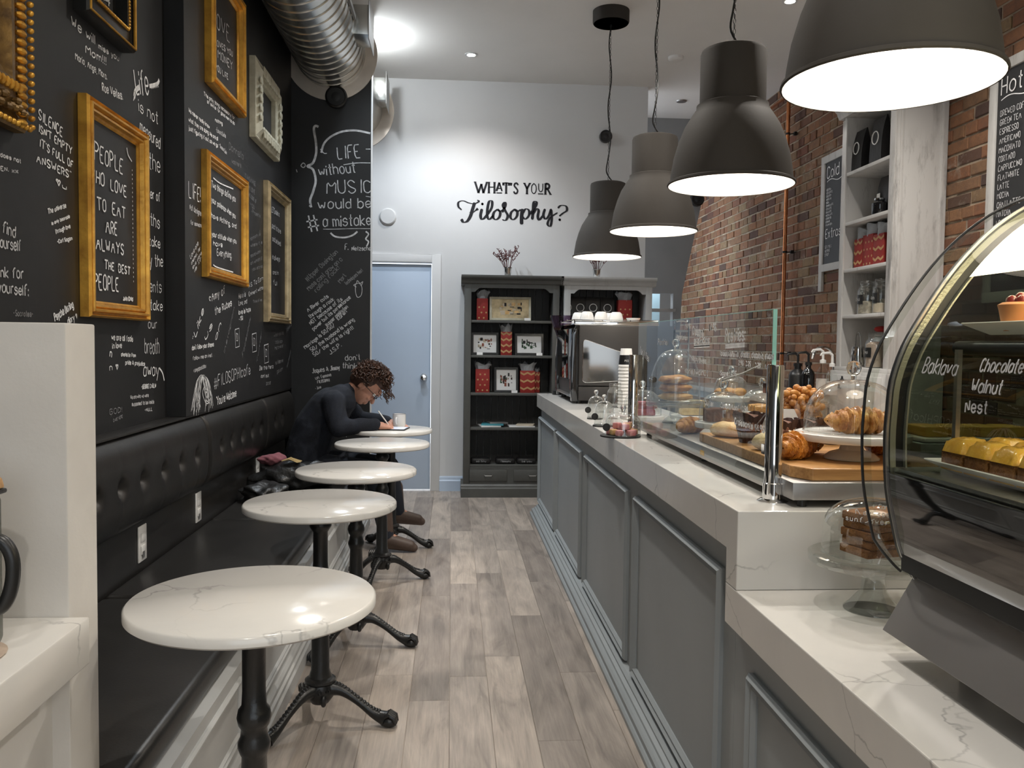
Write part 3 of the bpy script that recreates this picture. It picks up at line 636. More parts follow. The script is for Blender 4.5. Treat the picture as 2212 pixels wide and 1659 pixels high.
for pts, w in (([(688, 274), (681, 272), (678, 280), (682, 305), (683, 330), (676, 352), (664, 359), (676, 366), (682, 390), (676, 415), (670, 432), (672, 448)], .016), ([(694, 330), (700, 310), (715, 295), (740, 284), (770, 282), (800, 288)], .014), ([(660, 356), (655, 352), (650, 358), (656, 362), (660, 357)], .006),
  ([(692, 322), (700, 331), (706, 331)], .006), ([(714, 503), (724, 511), (745, 513), (762, 508), (772, 500)], .012), ([(742, 356), (770, 352), (800, 352)], .006), ([(698, 495), (720, 495), (760, 494), (800, 494)], .004), ([(790, 500), (796, 506), (790, 516), (796, 522), (792, 532)], .010),
  ([(640, 366), (642, 372)], .006), ([(768, 614), (776, 612), (782, 622), (780, 638), (772, 642), (768, 630), (768, 614)], .004), ([(770, 620), (764, 616), (770, 612), (772, 606), (778, 612), (784, 608), (780, 618)], .004), ([(790, 322), (800, 322)], .006), ([(672, 436), (668, 446)], .006), ([(790, 424), (802, 426)], .004)):
    pline(mb, pts, w)
mb.build('chalk_flourish', CD, wp, smooth=0)
# vinyl lettering on the back wall
def vin(pts, w, cal=(.28, 1.0), n=5, mb=None):
    q = [onY(800+a.x/3.318, 100+a.y/3.318, YB-.002) for a in smooth_path([(x, y, 0) for x, y in pts], n)]
    ribbon(mb, q, w, Vector((0, -1, 0)), cal)
mb = MB()
for pts, w in [([(655, 1172), (632, 1150), (632, 1118), (665, 1107), (705, 1122), (745, 1128), (778, 1112), (766, 1102)], .020), ([(748, 1120), (735, 1160), (718, 1215), (695, 1252), (668, 1260), (652, 1238)], .030), ([(708, 1190), (740, 1188), (768, 1160), (758, 1176), (776, 1168)], .014),
 ([(800, 1165), (790, 1210), (797, 1238), (815, 1232), (842, 1200)], .026), ([(832, 1215), (868, 1160), (872, 1112), (852, 1112), (840, 1160), (838, 1215), (852, 1240), (882, 1212)], .024), ([(912, 1168), (886, 1190), (880, 1225), (900, 1242), (925, 1222), (930, 1188), (912, 1168), (928, 1182), (952, 1172)], .024),
 ([(945, 1190), (968, 1140), (964, 1118), (950, 1140), (968, 1180), (985, 1215), (970, 1246), (945, 1242)], .024), ([(1035, 1168), (1010, 1190), (1004, 1225), (1024, 1242), (1050, 1218), (1052, 1182), (1035, 1168), (1052, 1184), (1078, 1170)], .024), ([(1090, 1165), (1084, 1220), (1084, 1276)], .032),
 ([(1088, 1205), (1112, 1166), (1136, 1176), (1136, 1212), (1110, 1238), (1092, 1222)], .022), ([(1142, 1205), (1182, 1150), (1190, 1118), (1172, 1118), (1166, 1180), (1160, 1242)], .026), ([(1164, 1205), (1190, 1166), (1206, 1176), (1200, 1220), (1210, 1244), (1238, 1212)], .024),
 ([(1252, 1165), (1240, 1210), (1256, 1238), (1280, 1212), (1296, 1165)], .024), ([(1296, 1165), (1300, 1240), (1290, 1288), (1270, 1274), (1290, 1228), (1342, 1192)], .022), ([(1344, 1160), (1366, 1140), (1402, 1146), (1408, 1176), (1380, 1196), (1354, 1218)], .022)]:
    vin(pts, w*1.0, mb=mb)
for x, y, r_ in ((803, 1130, 9), (1357, 1243, 8)):
    c = onY(800+x/3.318, 100+y/3.318, YB-.002); mb.lathe([(.011, 0), (0, 0)], 12, c, Matrix.Rotation(radians(90), 4, 'X'))
mb.build('vinyl_script', M['vinyl'], wb, smooth=0)
mb = MB(); xw = 752
caps = {'W': [[(0, 10), (5, 0)], [(5, 0), (9, 8)], [(9, 8), (12, 0)], [(12, 0), (17, 10)]], 'H': [[(1, 0), (1, 10)], [(9, 0), (9, 10)], [(1, 5.5), (9, 5.5)]], 'A': [[(0, 2), (4, 10)], [(4, 10), (8, 2)], [(1.5, 4.5), (6.5, 4.5)], [(0, .3), (8, .3)]], 'T': [[(4, 0), (4, 10)], [(0, 9.7), (8, 9.7)], [(0, 9.7), (0, 7.8)], [(8, 9.7), (8, 7.8)]],
 "'": [[(1.5, 10), (.8, 7.6)]], 'S': [[(7, 8), (5, 10), (2, 9.4), (1.2, 7.2), (4, 5.2), (6.6, 3), (5.4, .4), (2.4, 0), (.6, 2)]], 'Y': [[(0, 10), (4, 5)], [(8, 10), (4, 5)], [(4, 5), (4, 0)]], 'O': [[(4, 10), (1, 8), (.5, 5), (1, 2), (4, 0), (7, 2), (7.5, 5), (7, 8), (4, 10)]],
 'U': [[(1, 10), (1, 5), (2, 3), (4, 2.2), (6, 3), (7, 5), (7, 10)], [(0, .3), (8, .3)]], 'R': [[(1, 0), (1, 10)], [(1, 10), (5, 9.8), (7, 8), (5.5, 5.6), (1, 5)], [(4, 5), (8.5, 0)]]}
P0 = onY(1026, 416, YB-.002); P1 = onY(1190, 420, YB-.002); wid = 0
word = "WHAT'S YOUR"; adv = {'W': 17.5, 'H': 10.5, 'A': 8.5, 'T': 8.5, "'": 3, 'S': 8, ' ': 5, 'Y': 8.5, 'O': 8.5, 'U': 8.5, 'R': 9}
tot = sum(adv[c]+1.4 for c in word)-1.4; u = (P1-P0)/tot; hs = (onY(1026, 393, YB).z-P0.z)/10; cxp = 0
for ch in word:
    for st in caps.get(ch, []):
        pts = [P0+u*(cxp+a)+Vector((0, 0, b*hs)) for a, b in (chaikin(st) if len(st) > 3 else st)]
        if len(pts) == 2: pts = [pts[0], (pts[0]+pts[1])/2, pts[1]]
        t_ = (pts[-1]-pts[0]).normalized()
        ribbon(mb, pts, .0085+.010*abs(t_.z)**2 if not (ch in 'WA' and st[0][1] > st[-1][1]) or ch == 'W' else .014, Vector((0, -1, 0)))
        for e in (pts[0], pts[-1]):
            if abs(t_.z) > .5 and len(st) == 2 and ch not in "'A": ribbon(mb, [e-Vector((.011, 0, 0)), e+Vector((.011, 0, 0))], .006, Vector((0, -1, 0)))
    cxp += adv[ch]+1.4
mb.build('vinyl_capitals', M['vinyl'], wb, smooth=0)

# ---------------------------------------------------------------- picture frames on the left wall
def frame(name, lab, X, y0, y1, z0, z1, wd, dp, prof, mats, board=True, grp='framed chalkboards on the black wall', fillet=None):
    """frame hung on the wall plane X, bars mitred; prof: list of (across 0..1, depth 0..1)"""
    t = thing(name, lab, 'picture frame', (X, (y0+y1)/2, (z0+z1)/2), group=grp)
    hy, hz = (y1-y0)/2, (z1-z0)/2
    mb = MB(); n = len(prof)
    cor = [(-hy, -hz), (hy, -hz), (hy, hz), (-hy, hz)]
    vs = []
    for cy, cz in cor:
        for a, d in prof: vs.append((.001+d*dp, cy-math.copysign(a*wd, cy), cz-math.copysign(a*wd, cz)))
    fs = []
    for k in range(4):
        for i in range(n): a = k*n+i; b = k*n+(i+1) % n; c_ = ((k+1) % 4)*n; fs.append((a, b, c_+(i+1) % n, c_+i))
    mb.add(vs, fs).build('moulding', mats[0], t, smooth=25)
    if board:
        MB().box(.002, .006, -hy+wd*.9, hy-wd*.9, -hz+wd*.9, hz-wd*.9).build('blackboard', mats[1], t, smooth=0)
    return t
PRG = [(0, 0), (0, .70), (.10, .92), (.20, .62), (.28, .62), (.34, 1), (.46, 1), (.54, .60), (.64, .78), (.74, .74), (.80, .36), (.90, .34), (1, .18), (1, 0)]
t = frame('picture_frame', 'tall gold picture frame around the chalk words PEOPLE WHO LOVE TO EAT', XN, 2.825, 3.365, 1.372, 2.085, .056, .040, PRG, (M['gold'], M['board']))
XB = XN+.008
for s, x0, y0, x1, y1, h in [("PEOPLE", 203, 344, 264, 376, 36), ("WHO  LOVE", 194, 388, 272, 426, 26), ("TO  EAT", 209, 452, 270, 472, 26), ("ARE", 228, 502, 252, 508, 28), ("ALWAYS", 207, 538, 266, 551, 26), ("THE  BEST", 225, 580, 280, 594, 18), ("PEOPLE", 203, 624, 255, 630, 32), ("Julia Child", 265, 648, 286, 650, 8)]:
    o = wall_text(None, XB, s, x0, y0, x1, y1, h, M['chalk'], w=.0055); o.parent = t; o.location = Vector(o.location)-t.location
mb = MB()
for k in range(26): y = 366+k*9.6; line_on(mb, XB, [(284.5+k*.12, y), (284.6+k*.12, y+3.5)], .004, 1)
line_on(mb, XB, [(273, 319), (276, 335), (284, 349)], .005)
o = mb.build('chalk_dots', M['chalk'], t, smooth=0); o.location = -Vector(t.location)
t = frame('picture_frame', 'gold picture frame with the chalk words TWO THINGS DEFINE YOU', XF, 3.88, 4.63, 1.585, 2.15, .056, .036, PRG, (M['gold'], M['board']))
XB = XF+.008
for s, x0, y0, x1, y1, h in [("Two things define you", 456, 404, 508, 436, 14), ("your patience when you", 456, 436, 508, 472, 12), ("have Nothing, and", 456, 470, 510, 494, 11), ("your attitude when you", 457, 510, 510, 526, 11), ("have", 460, 530, 480, 534, 10), ("Everything.", 468, 552, 500, 558, 14)]:
    o = wall_text(None, XB, s, x0, y0, x1, y1, h, M['chalk'], w=.0045); o.location = -Vector(t.location); o.parent = t
mb = MB(); line_on(mb, XB, [(460, 384), (475, 396), (503, 408)], .006); line_on(mb, XB, [(460, 572), (470, 578), (503, 588)], .006)
o = mb.build('chalk_line', M['chalk'], t, smooth=0); o.location = -Vector(t.location)
t = frame('picture_frame', 'topmost gold framed chalkboard lettered LOVE, under the duct', XF, 3.94, 4.55, 2.46, 3.04, .062, .045, PRG, (M['gold'], M['board']))
XB = XF+.008
for s, x0, y0, x1, y1, h in [("LOVE", 458, 50, 495, 92, 34), ("LOVES YOU", 464, 96, 502, 122, 12), ("MONEY", 470, 124, 502, 152, 18), ("YOU LIFE", 465, 150, 492, 172, 12)]:
    o = wall_text(None, XB, s, x0, y0, x1, y1, h, M['chalkdim'], w=.006); o.location = -Vector(t.location); o.parent = t
t = frame('picture_frame', 'tall narrow champagne coloured frame nearest the partition', XF, 5.12, 5.80, 1.415, 2.25, .06, .04, PRG, (M['palegold'], M['board']))
for s, x0, y0, x1, y1, h in [("LET'S make a", 586, 458, 603, 468, 12), ("pact to love", 587, 492, 606, 505, 11), ("and be loved", 588, 520, 606, 532, 11), ("in all ways", 588, 560, 604, 565, 11), ("and in", 589, 592, 601, 594, 9), ("full", 590, 615, 598, 617, 10)]:
    o = wall_text(None, XB, s, x0, y0, x1, y1, h, M['chalkdim'], w=.004); o.location = -Vector(t.location); o.parent = t
t = frame('picture_frame', 'cream carved wooden frame with fluted border, near the ceiling duct', XF, 4.78, 5.42, 2.42, 2.86, .10, .06, [(0, 0), (0, .55), (.06, .62), (.14, .55), (.62, 1), (.72, .95), (.78, .7), (.95, .62), (1, .5), (1, 0)], (M['cream'], M['board']))
hy, hz = .32, .22; fl = None
for side in range(4):
    n = 7 if side in (0, 2) else 5
    for k in range(n):
        if side in (0, 2): a = -hy+.13+(2*hy-.26)*k/(n-1); zc = (hz-.052)*(1 if side == 0 else -1); bx = (.052, .060, a-.026, a+.026, zc-.030, zc+.030)
        else: a = -hz+.12+(2*hz-.24)*k/(n-1); yc = (hy-.052)*(1 if side == 1 else -1); bx = (.052, .060, yc-.030, yc+.030, a-.018, a+.018)
        MB().box(*bx).build('flute', M['cream'], t, bevel=.005, bseg=1)
t = frame('picture_frame', 'black and gold frame cut off by the top of the photo', XN, 2.80, 3.20, 2.335, 2.90, .07, .05, [(0, 0), (0, .8), (.08, 1), (.14, .85), (.3, .7), (.8, .8), (.86, .95), (1, .9), (1, 0)], (M['blackframe'], M['board']))
MB().tube([(.05, -.19, -.272), (.05, .19, -.272), (.05, .19, .27), (.05, -.19, .27)], .006, 8, closed=True).build('gilt_edge', M['gold'], t)
mb = MB()
for k in range(40): mb.ball((.048, .140, -.215+k*.0115), .0058, 6, 4)
for k in range(22): mb.ball((.048, -.125+k*.0122, -.222), .0058, 6, 4)
mb.build('gilt_beading', M['gold'], t)
XB = XN+.008
for s, x0, y0, x1, y1, h in [("bye Mommy!", 208, -12, 236, 8, 22), ("-Mom", 218, 26, 238, 38, 14)]:
    o = wall_text(None, XB, s, x0, y0, x1, y1, h, M['chalk'], w=.006); o.location = -Vector(t.location); o.parent = t
# big ornate frame at the edge
t = frame('ornate_frame', 'large ornate carved gilt frame cut off by the photo edge', XN, 1.62, 2.43, 1.86, 2.67, .15, .055, [(0, 0), (0, .5), (.08, .7), (.16, .62), (.3, .55), (.62, .9), (.78, 1), (.85, .8), (1, .6), (1, 0)], (M['golddark'], M['board']), grp=None)
mb = MB()
for k in range(34): zc = -.39+k*.0235; mb.ball((.050, .398, zc), .0085, 8, 5, (1.2, .9, 1.0))
for k in range(34): zc = -.39+k*.0235; mb.ball((.048, .350, zc), .012, 8, 5, (1.1, 1.7, .75))
for k in range(30): mb.ball((.046, .395-k*.022, -.396), .0085, 8, 5)
for k in range(26): mb.ball((.052, .33-k*.022, -.305), .010, 8, 5, (1.1, .8, 1.5))
mb.build('carved_beading', M['gold'], t)
mb = MB(); rr = random.Random(4)
for k in range(60): mb.ball((.05, .36-k*.014+rr.uniform(-.004, .004), -.352+rr.uniform(-.018, .018)), .013, 6, 4, (1, 1.2, .8))
mb.build('carved_leaves', M['golddark'], t)

# ---------------------------------------------------------------- duct
t = thing('spiral_duct', 'large round metal air duct entering the black partition', 'air duct', (-.85, 5.99, 3.285))
mb = MB(); Ry = Matrix.Rotation(radians(90), 4, 'X')
mb.cap = False; mb.lathe([(.235, z_) for z_ in (0, 1.0, 2.2, 3.6, 5)], 56, (0, 0, 0), Ry).build('pipe', M['galv'], t)
for k in range(34):
    yy = -.07-k*.105
    MB().lathe([(.235, -.007), (.2405, -.0035), (.2405, .0035), (.235, .007)], 48, (0, yy, 0), Ry).build('seam_rib', M['galv'], t, smooth=20)
MB().lathe([(.225, 0), (.318, 0), (.318, .008), (.225, .008)], 56, (0, .008, 0), Ry).build('flange', M['flange'], t)
mb = MB(); mb.box(.20, .325, -.62, -.38, -.08, .10); mb.build('side_outlet', M['galv'], t, bevel=.003)
MB().box(.30, .306, -.66, -.34, -.12, .14, Matrix.Translation((.02, 0, 0))).build('outlet_plate', M['steeldull'], t, bevel=.002)
mb = MB().box(.236, .25, -1.02, -.70, -.03, .0).build('seam_clip', M['steel'], t)
t = thing('duct_collar', 'metal duct flange on the back wall behind the partition edge', 'duct collar', (-.85, YB, 3.285))
mb = MB(); mb.cap = False; mb.lathe([(.235, 0), (.235, YB-YP-.1)], 48, (0, 0, 0), Ry).build('pipe', M['galv'], t)
MB().lathe([(.225, 0), (.335, 0), (.335, .008), (.225, .008)], 48, (0, 0, 0), Ry).build('flange', M['flange'], t)
MB().box(.20, .30, -.42, -.18, -.02, .16).build('side_outlet', M['galv'], t, bevel=.003)
MB().box(.30, .306, -.46, -.14, -.06, .20).build('outlet_plate', M['steeldull'], t, bevel=.002)

# ---------------------------------------------------------------- banquette
t = thing('banquette', 'long black leather bench seat with buttoned back along the chalk wall', 'bench', (0, 0, 0))
for a, b in ((1.69, 2.865), (2.875, 4.115), (4.125, 5.98)):
    o = MB().box(-1.158, -.632, a, b, .368, .44).build('seat_cushion', M['leather'], t, bevel=.02, bseg=3)
mb = MB().box(-1.199, -.605, 1.69, 5.98, .0, .366).build('bench_base', M['bench'], t)
def moulded(par, X, y0, y1, z0, z1, mat, nx, w=.022, d=.012, name='panel_moulding'):
    """raised picture-frame moulding on a face X with outward side nx (-1 or 1)"""
    pf = [(0, 0), (0, .5), (.25, 1), (.5, .55), (.75, .7), (1, .2), (1, 0)]
    vs = []; n = len(pf)
    for cy, cz in ((y0, z0), (y1, z0), (y1, z1), (y0, z1)):
        sy = 1 if cy == y0 else -1; sz = 1 if cz == z0 else -1
        for a, h in pf: vs.append((X+nx*h*d, cy+sy*a*w, cz+sz*a*w))
    fs = []
    for k in range(4):
        for i in range(n): a = k*n+i; b = k*n+(i+1) % n; c_ = ((k+1) % 4)*n; fs.append((a, b, c_+(i+1) % n, c_+i))
    return MB().add(vs, fs).build(name, mat, par, smooth=20)
for a, b in ((1.75, 2.45), (2.55, 3.25), (3.35, 4.05), (4.15, 4.85), (4.95, 5.65)):
    moulded(t, -.605, a, b, .15, .33, M['bench'], 1, .022, .012)
bp = [(-.605, 0), (-.575, 0), (-.575, .055), (-.582, .062), (-.582, .078), (-.590, .084), (-.590, .100), (-.598, .112), (-.605, .118)]
MB().prism(bp, 1.69, 5.98, 'y').build('skirting', M['bench'], t, smooth=0)
# back: tufted pad over a plain lower band
MB().box(-1.199, -1.160, 1.69, 5.98, .366, .64).build('lower_band', M['leather'], t)
MB().box(-1.199, -1.122, 1.69, 5.98, .966, .975).build('ledge', M['leather'], t, bevel=.003)
buttons = [2.05, 2.27, 2.48, 2.69, 2.89, 3.09, 3.31, 3.52, 3.73, 4.12, 4.31, 4.52, 4.74, 4.95, 5.35, 5.55]
def pad(y0, y1):
    ny, nz = int((y1-y0)/.012), 40; vs = []; fs = []
    for i in range(ny+1):
        y = y0+(y1-y0)*i/ny
        for j in range(nz+1):
            s_ = j/nz; zz = .625+.345*s_
            bul = .075*(1-(abs(2*s_-1))**3.2)**.5 if 0 < s_ < 1 else 0
            e = min(1, min(y-y0, y1-y)/.025); bul *= max(0, e)**.4
            for b in buttons:
                dy = y-b; dz = zz-.80; d2 = dy*dy/.0010+dz*dz/.0008
                if d2 < 9: bul -= .030*math.exp(-d2)
                if dz < 0 and abs(dy) < .06: bul -= .008*math.exp(-dy*dy/.0002)*math.exp(-abs(dz)/.07)
                if dz > 0 and abs(dy) < .06: bul -= .004*math.exp(-dy*dy/.0003)*math.exp(-abs(dz)/.05)
            vs.append((-1.165+bul, y, zz))
    for i in range(ny):
        for j in range(nz): a = i*(nz+1)+j; fs.append((a, a+1, a+nz+2, a+nz+1))
    n0 = len(vs)
    o = MB().add(vs, fs).build('back_pad', M['leather'], t, smooth=60)
    for b in buttons:
        if y0 < b < y1: MB().ball((-1.165+.046, b, .80), .011, 10, 6, (.5, 1, 1)).build('button', M['leather'], o)
for a, b in ((1.69, 3.90), (3.90, 5.12), (5.12, 5.98)): pad(a, b)
for k, (y, lab) in enumerate(((3.235, 'nearest'), (3.94, 'middle'), (5.13, 'farthest'))):
    q = thing('wall_outlet', {'nearest': 'white double socket plate low on the bench back, nearest the half wall', 'middle': 'white double socket plate low on the bench back, middle of three', 'farthest': 'white double socket plate low on the bench back, farthest, by the coats'}[lab], 'outlet', (-1.160, y, .535))
    MB().box(0, .006, -.042, .042, -.068, .068).build('cover_plate', M['white'], q, bevel=.003)
    for zz in (-.024, .024):
        MB().box(.006, .009, -.022, .022, zz-.017, zz+.017).build('socket', M['white'], q, bevel=.002)
    MB().box(.0091, .0095, -.012, .010, -.055, -.030).build('usb_slot', M['steeldull'], q)

# ---------------------------------------------------------------- bistro tables
def make_table(x, y, rz, lab, th=.0):
    q = thing('bistro_table', lab, 'table', (x, y, 0), rz, 'round white tables along the bench')
    MB().lathe([(0, .737), (.248, .737), (.254, .742), (.254, .757), (.249, .7625), (0, .7625)], 96).build('tabletop', M['quartz'], q, smooth=50)
    MB().lathe([(0, .705), (.05, .705), (.11, .722), (.15, .7245), (.15, .735), (0, .735)], 32).build('top_plate', M['iron'], q)
    pr = [(.022, .68), (.034, .69), (.034, .705), (0, .705)]
    col = [(0, .13), (.036, .13), (.040, .16), (.031, .19), (.029, .33), (.026, .42), (.030, .428), (.034, .44), (.034, .45), (.029, .462), (.027, .48), (.033, .49), (.036, .505), (.033, .52), (.026, .53), (.0245, .56), (.0245, .66), (.030, .668), (.037, .68), (.037, .690), (.030, .70), (.030, .706), (0, .706)]
    MB().lathe(col, 28).build('column', M['iron'], q)
    mb = MB(); mb.lathe([(0, .075), (.03, .075), (.048, .10), (.052, .125), (.046, .142), (.052, .148), (.052, .156), (.038, .165), (0, .165)], 24); mb.build('hub', M['iron'], q)
    for k in range(3):
        a = 2*pi*k/3; Rm = Matrix.Rotation(a, 4, 'Z'); mb = MB()
        path = smooth_path([(.03, 0, .125), (.075, 0, .118), (.13, 0, .085), (.185, 0, .045), (.225, 0, .028)], 5); n = len(path)
        rad = [.030-.014*sin(pi*min(1, i/(n-1)*1.0))-.004*i/(n-1) for i in range(n)]
        mb.tube([Rm @ p for p in path], rad, 10)
        for i in range(3, n-3):       # rope moulding on top of the leg
            p = path[i]; mb.ball(Rm @ (p+Vector((0, 0, rad[i]*.85))), .0075, 7, 5, (1, 1.5, .9), Rm.to_3x3().to_4x4())
        mb.build('leg', M['iron'], q)
        fb = MB(); c = Rm @ Vector((.238, 0, .020)); R3 = Rm.to_3x3().to_4x4()
        fb.ball(c, .026, 12, 8, (1.15, .95, .76), R3)
        for w_ in (-.016, -.005, .006, .017): fb.tube([Rm @ Vector(p) for p in ((.222, w_, .036), (.240, w_, .047), (.258, w_*1.1, .036), (.264, w_*1.1, .014))], [.006, .0075, .0068, .004], 7)
        fb.build('claw_foot', M['iron'], q)
        sb = MB(); aa = a+pi/3; Rs = Matrix.Rotation(aa, 4, 'Z')
        for s_ in (-1, 1):
            pts = [Rs @ Vector((.050+.004*cos(tt), s_*(.012+.010*sin(tt)*(1-tt/8)), .125+.011*cos(tt)*(1-tt/8))) for tt in [i*.6 for i in range(10)]]
            sb.tube(pts, .0035, 6)
        sb.ball(Rs @ Vector((.050, 0, .095)), .016, 8, 6, (.7, .8, 1.3)); sb.build('scroll', M['iron'], q)
    return q
TB = [(-.412, 1.79, radians(-60), 'nearest round white stone table on black iron pedestal, beside the half wall'), (-.437, 2.86, radians(-9), 'second nearest round white stone table on black iron pedestal'),
      (-.400, 3.60, radians(-6), 'third round white stone table, between the nearer pair and the farther pair'), (-.370, 4.57, radians(14), 'fourth round white stone table, just before the table where the person writes'), (-.372, 5.30, radians(8), 'farthest round white stone table, with a tablet and mug on it')]
for x, y, a, lab in TB: make_table(x, y, a, lab)

# ---------------------------------------------------------------- service counter
XC = .655; ZT = .925; ZL = .741
t = thing('service_counter', 'long grey panelled service counter base with stepped skirting', 'counter', (0, 0, 0))
MB().box(.685, 1.22, 1.95, 6.38, 0, .822).box(.685, 1.45, .3, 1.949, 0, .644).build('carcass', M['counter'], t)
yy = lambda px, py: onX(px, py, .685).y
for a, b in (((1203, 930), (1168, 900)), ((1260, 975), (1206, 935)), ((1362, 1055), (1268, 985)), ((1567, 1225), (1377, 1070))):
    moulded(t, .685, yy(*a), yy(*b), .086, .748, M['counter'], -1, .035, .020)
moulded(t, .685, .85, 1.83, .086, .565, M['counter'], -1, .035, .020)
bp = [(.685, 0), (.607, 0), (.607, .016), (.614, .022), (.620, .022), (.620, .040), (.628, .046), (.640, .046), (.642, .054), (.656, .058), (.656, .066), (.668, .074), (.685, .078)]
MB().prism(bp, .3, 6.40, 'y').build('skirting', M['counter'], t, smooth=0)
o = MB().prism([(1.87, .7415), (1.945, .7415), (1.945, .823), (6.44, .823), (6.44, ZT), (1.87, ZT)], XC, 1.26, 'x').build('raised_worktop', M['quartz'], bevel=.0025, smooth=0)
tag(o, 'raised white veined stone worktop of the service counter with square end', 'worktop')
o = MB().box(XC, 1.5, .28, 1.945, .645, ZL).build('lower_worktop', M['quartz'], bevel=.0025, smooth=0)
tag(o, 'lower white veined stone worktop under the glass display case', 'worktop')

# ---------------------------------------------------------------- pendant lamps
def make_pendant(x, y, z, lab):
    q = thing('pendant_lamp', lab, 'pendant lamp', (x, y, z), group='dark grey pendant lamps over the counter')
    pr = [(.235, 0), (.238, .004), (.236, .012), (.228, .016), (.224, .05), (.215, .105), (.198, .165), (.176, .220), (.150, .262), (.134, .285), (.133, .300), (.122, .305), (.122, .49), (.118, .502), (.105, .508), (0, .508)]
    mo = MB(); mo.cap = False; mo.lathe(pr, 56).build('shade', M['shade'], q, smooth=35)
    inn = [(.233, .001), (.222, .016), (.219, .05), (.210, .105), (.193, .163), (.171, .217), (.146, .258), (.10, .28), (0, .285)]
    mb = MB(); mb.cap = False; mb.lathe(inn, 48).build('inner_shade', M['shadein'], q)
    MB().ball((0, 0, .135), .055, 20, 12).build('bulb', M['bulb'], q)
    MB().lathe([(.022, .18), (.022, .284)], 16).build('bulb_socket', M['shadein'], q)
    hz = CEIL-z
    MB().lathe([(.118, hz-.085), (.124, hz-.075), (.124, hz), (0, hz)], 32).lathe([(0, hz-.085), (.118, hz-.085)], 32).build('ceiling_canopy', M['shade'], q)
    mb = MB(); zz = .508; k = 0
    lk = .024
    while zz < hz-.09:
        pts = []
        for i in range(10):
            a = 2*pi*i/10; u_ = .0048*cos(a); w_ = (lk/2-.0022)*sin(a)
            pts.append((u_, 0, zz+lk/2+w_) if k % 2 else (0, u_, zz+lk/2+w_))
        mb.tube(pts, .0014, 5, closed=True); zz += lk-.005; k += 1
    o = mb.build('chain', M['black'], q); o['kind'] = 'stuff'
    pts = [(.05*(1 if i == 0 else 0)+.012*sin(i*1.15+x*3), .010*cos(i*1.3), .50+(hz-.59)*i/14) for i in range(15)]
    MB().tube(smooth_path(pts, 5), .0042, 7).build('cord', M['black'], q)
    return q
PL = ['farthest and smallest looking dark grey pendant lamp, in front of the back wall', 'second farthest dark grey pendant lamp, overlapping the farthest one', 'large dark grey pendant lamp before the brick wall and copper pipe', 'nearest dark grey pendant lamp, cut off by the top of the photo']
for (x, y, z), lab in zip(PEND, PL): make_pendant(x, y, z, lab)

# ---------------------------------------------------------------- bookcases at the back wall
YF = 7.12
def bookcase(name, lab, x0, x1, mat, back, zt=1.875, shelves=(1.49, 1.195, .875, .58, .262)):
    q = thing(name, lab, 'bookcase', ((x0+x1)/2, YF, 0)); h = (x1-x0)/2
    mb = MB()
    for s_ in (-1, 1): mb2 = MB().box(s_*h-(0.055 if s_ > 0 else 0), s_*h+(.055 if s_ < 0 else 0), .0, .29, .10, 1.80).build('side_panel', mat, q, bevel=.002)
    for k in range(11):
        a = -h+.055+(2*h-.11)*k/11; MB().box(a+.002, a+(2*h-.11)/11-.002, .272, .285, .10, 1.80).build('back_slat', back, q, bevel=.0015, bseg=1)
    for z_ in shelves: MB().box(-h+.05, h-.05, .012, .272, z_-.012, z_+.010).build('shelf', mat, q, bevel=.002)
    arch = [(-h+.054, 1.80), (-h+.054, 1.735)]+[(-h+.054+.03+a*.05, 1.735+.035*sin(a*pi/2)) for a in (0, .35, .7, 1)]+[(h-.054-.03-a*.05, 1.735+.035*sin(a*pi/2)) for a in (1, .7, .35, 0)]+[(h-.054, 1.735), (h-.054, 1.80)]
    MB().prism(arch, .0, .02, 'y').build('arched_rail', mat, q, smooth=0)
    MB().prism([(.29, 1.80), (.0, 1.80), (-.012, 1.81), (-.018, 1.835), (-.045, 1.85), (-.05, 1.862), (-.05, zt), (.29, zt)], -h-.03, h+.03, 'x').build('cornice', mat, q, smooth=0)
    MB().prism([(.29, 0), (-.035, 0), (-.035, .075), (-.022, .085), (-.022, .095), (-.008, .11), (.29, .11)], -h-.02, h+.02, 'x').build('plinth', mat, q, smooth=0)
    MB().box(-h+.05, h-.05, .0, .012, .11, .252).build('drawer_rail', mat, q)
    for s_ in (-1, 1):
        c = s_*h*.47; d = MB().box(c-h*.40, c+h*.40, -.010, .0, .135, .232).build('drawer', mat, q, bevel=.003)
        MB().tube([(c-.035, -.010, .188), (c-.028, -.03, .184), (c+.028, -.03, .184), (c+.035, -.010, .188)], .004, 7).build('handle', M['steeldull'], d)
    return q
bookcase('bookcase', 'tall charcoal painted bookcase by the blue door', .105, .905, M['bookdark'], M['bookback'])
bookcase('bookcase', 'distressed white bookcase mostly hidden behind the coffee machine', .945, 1.70, M['bookwhite'], M['bookback'])
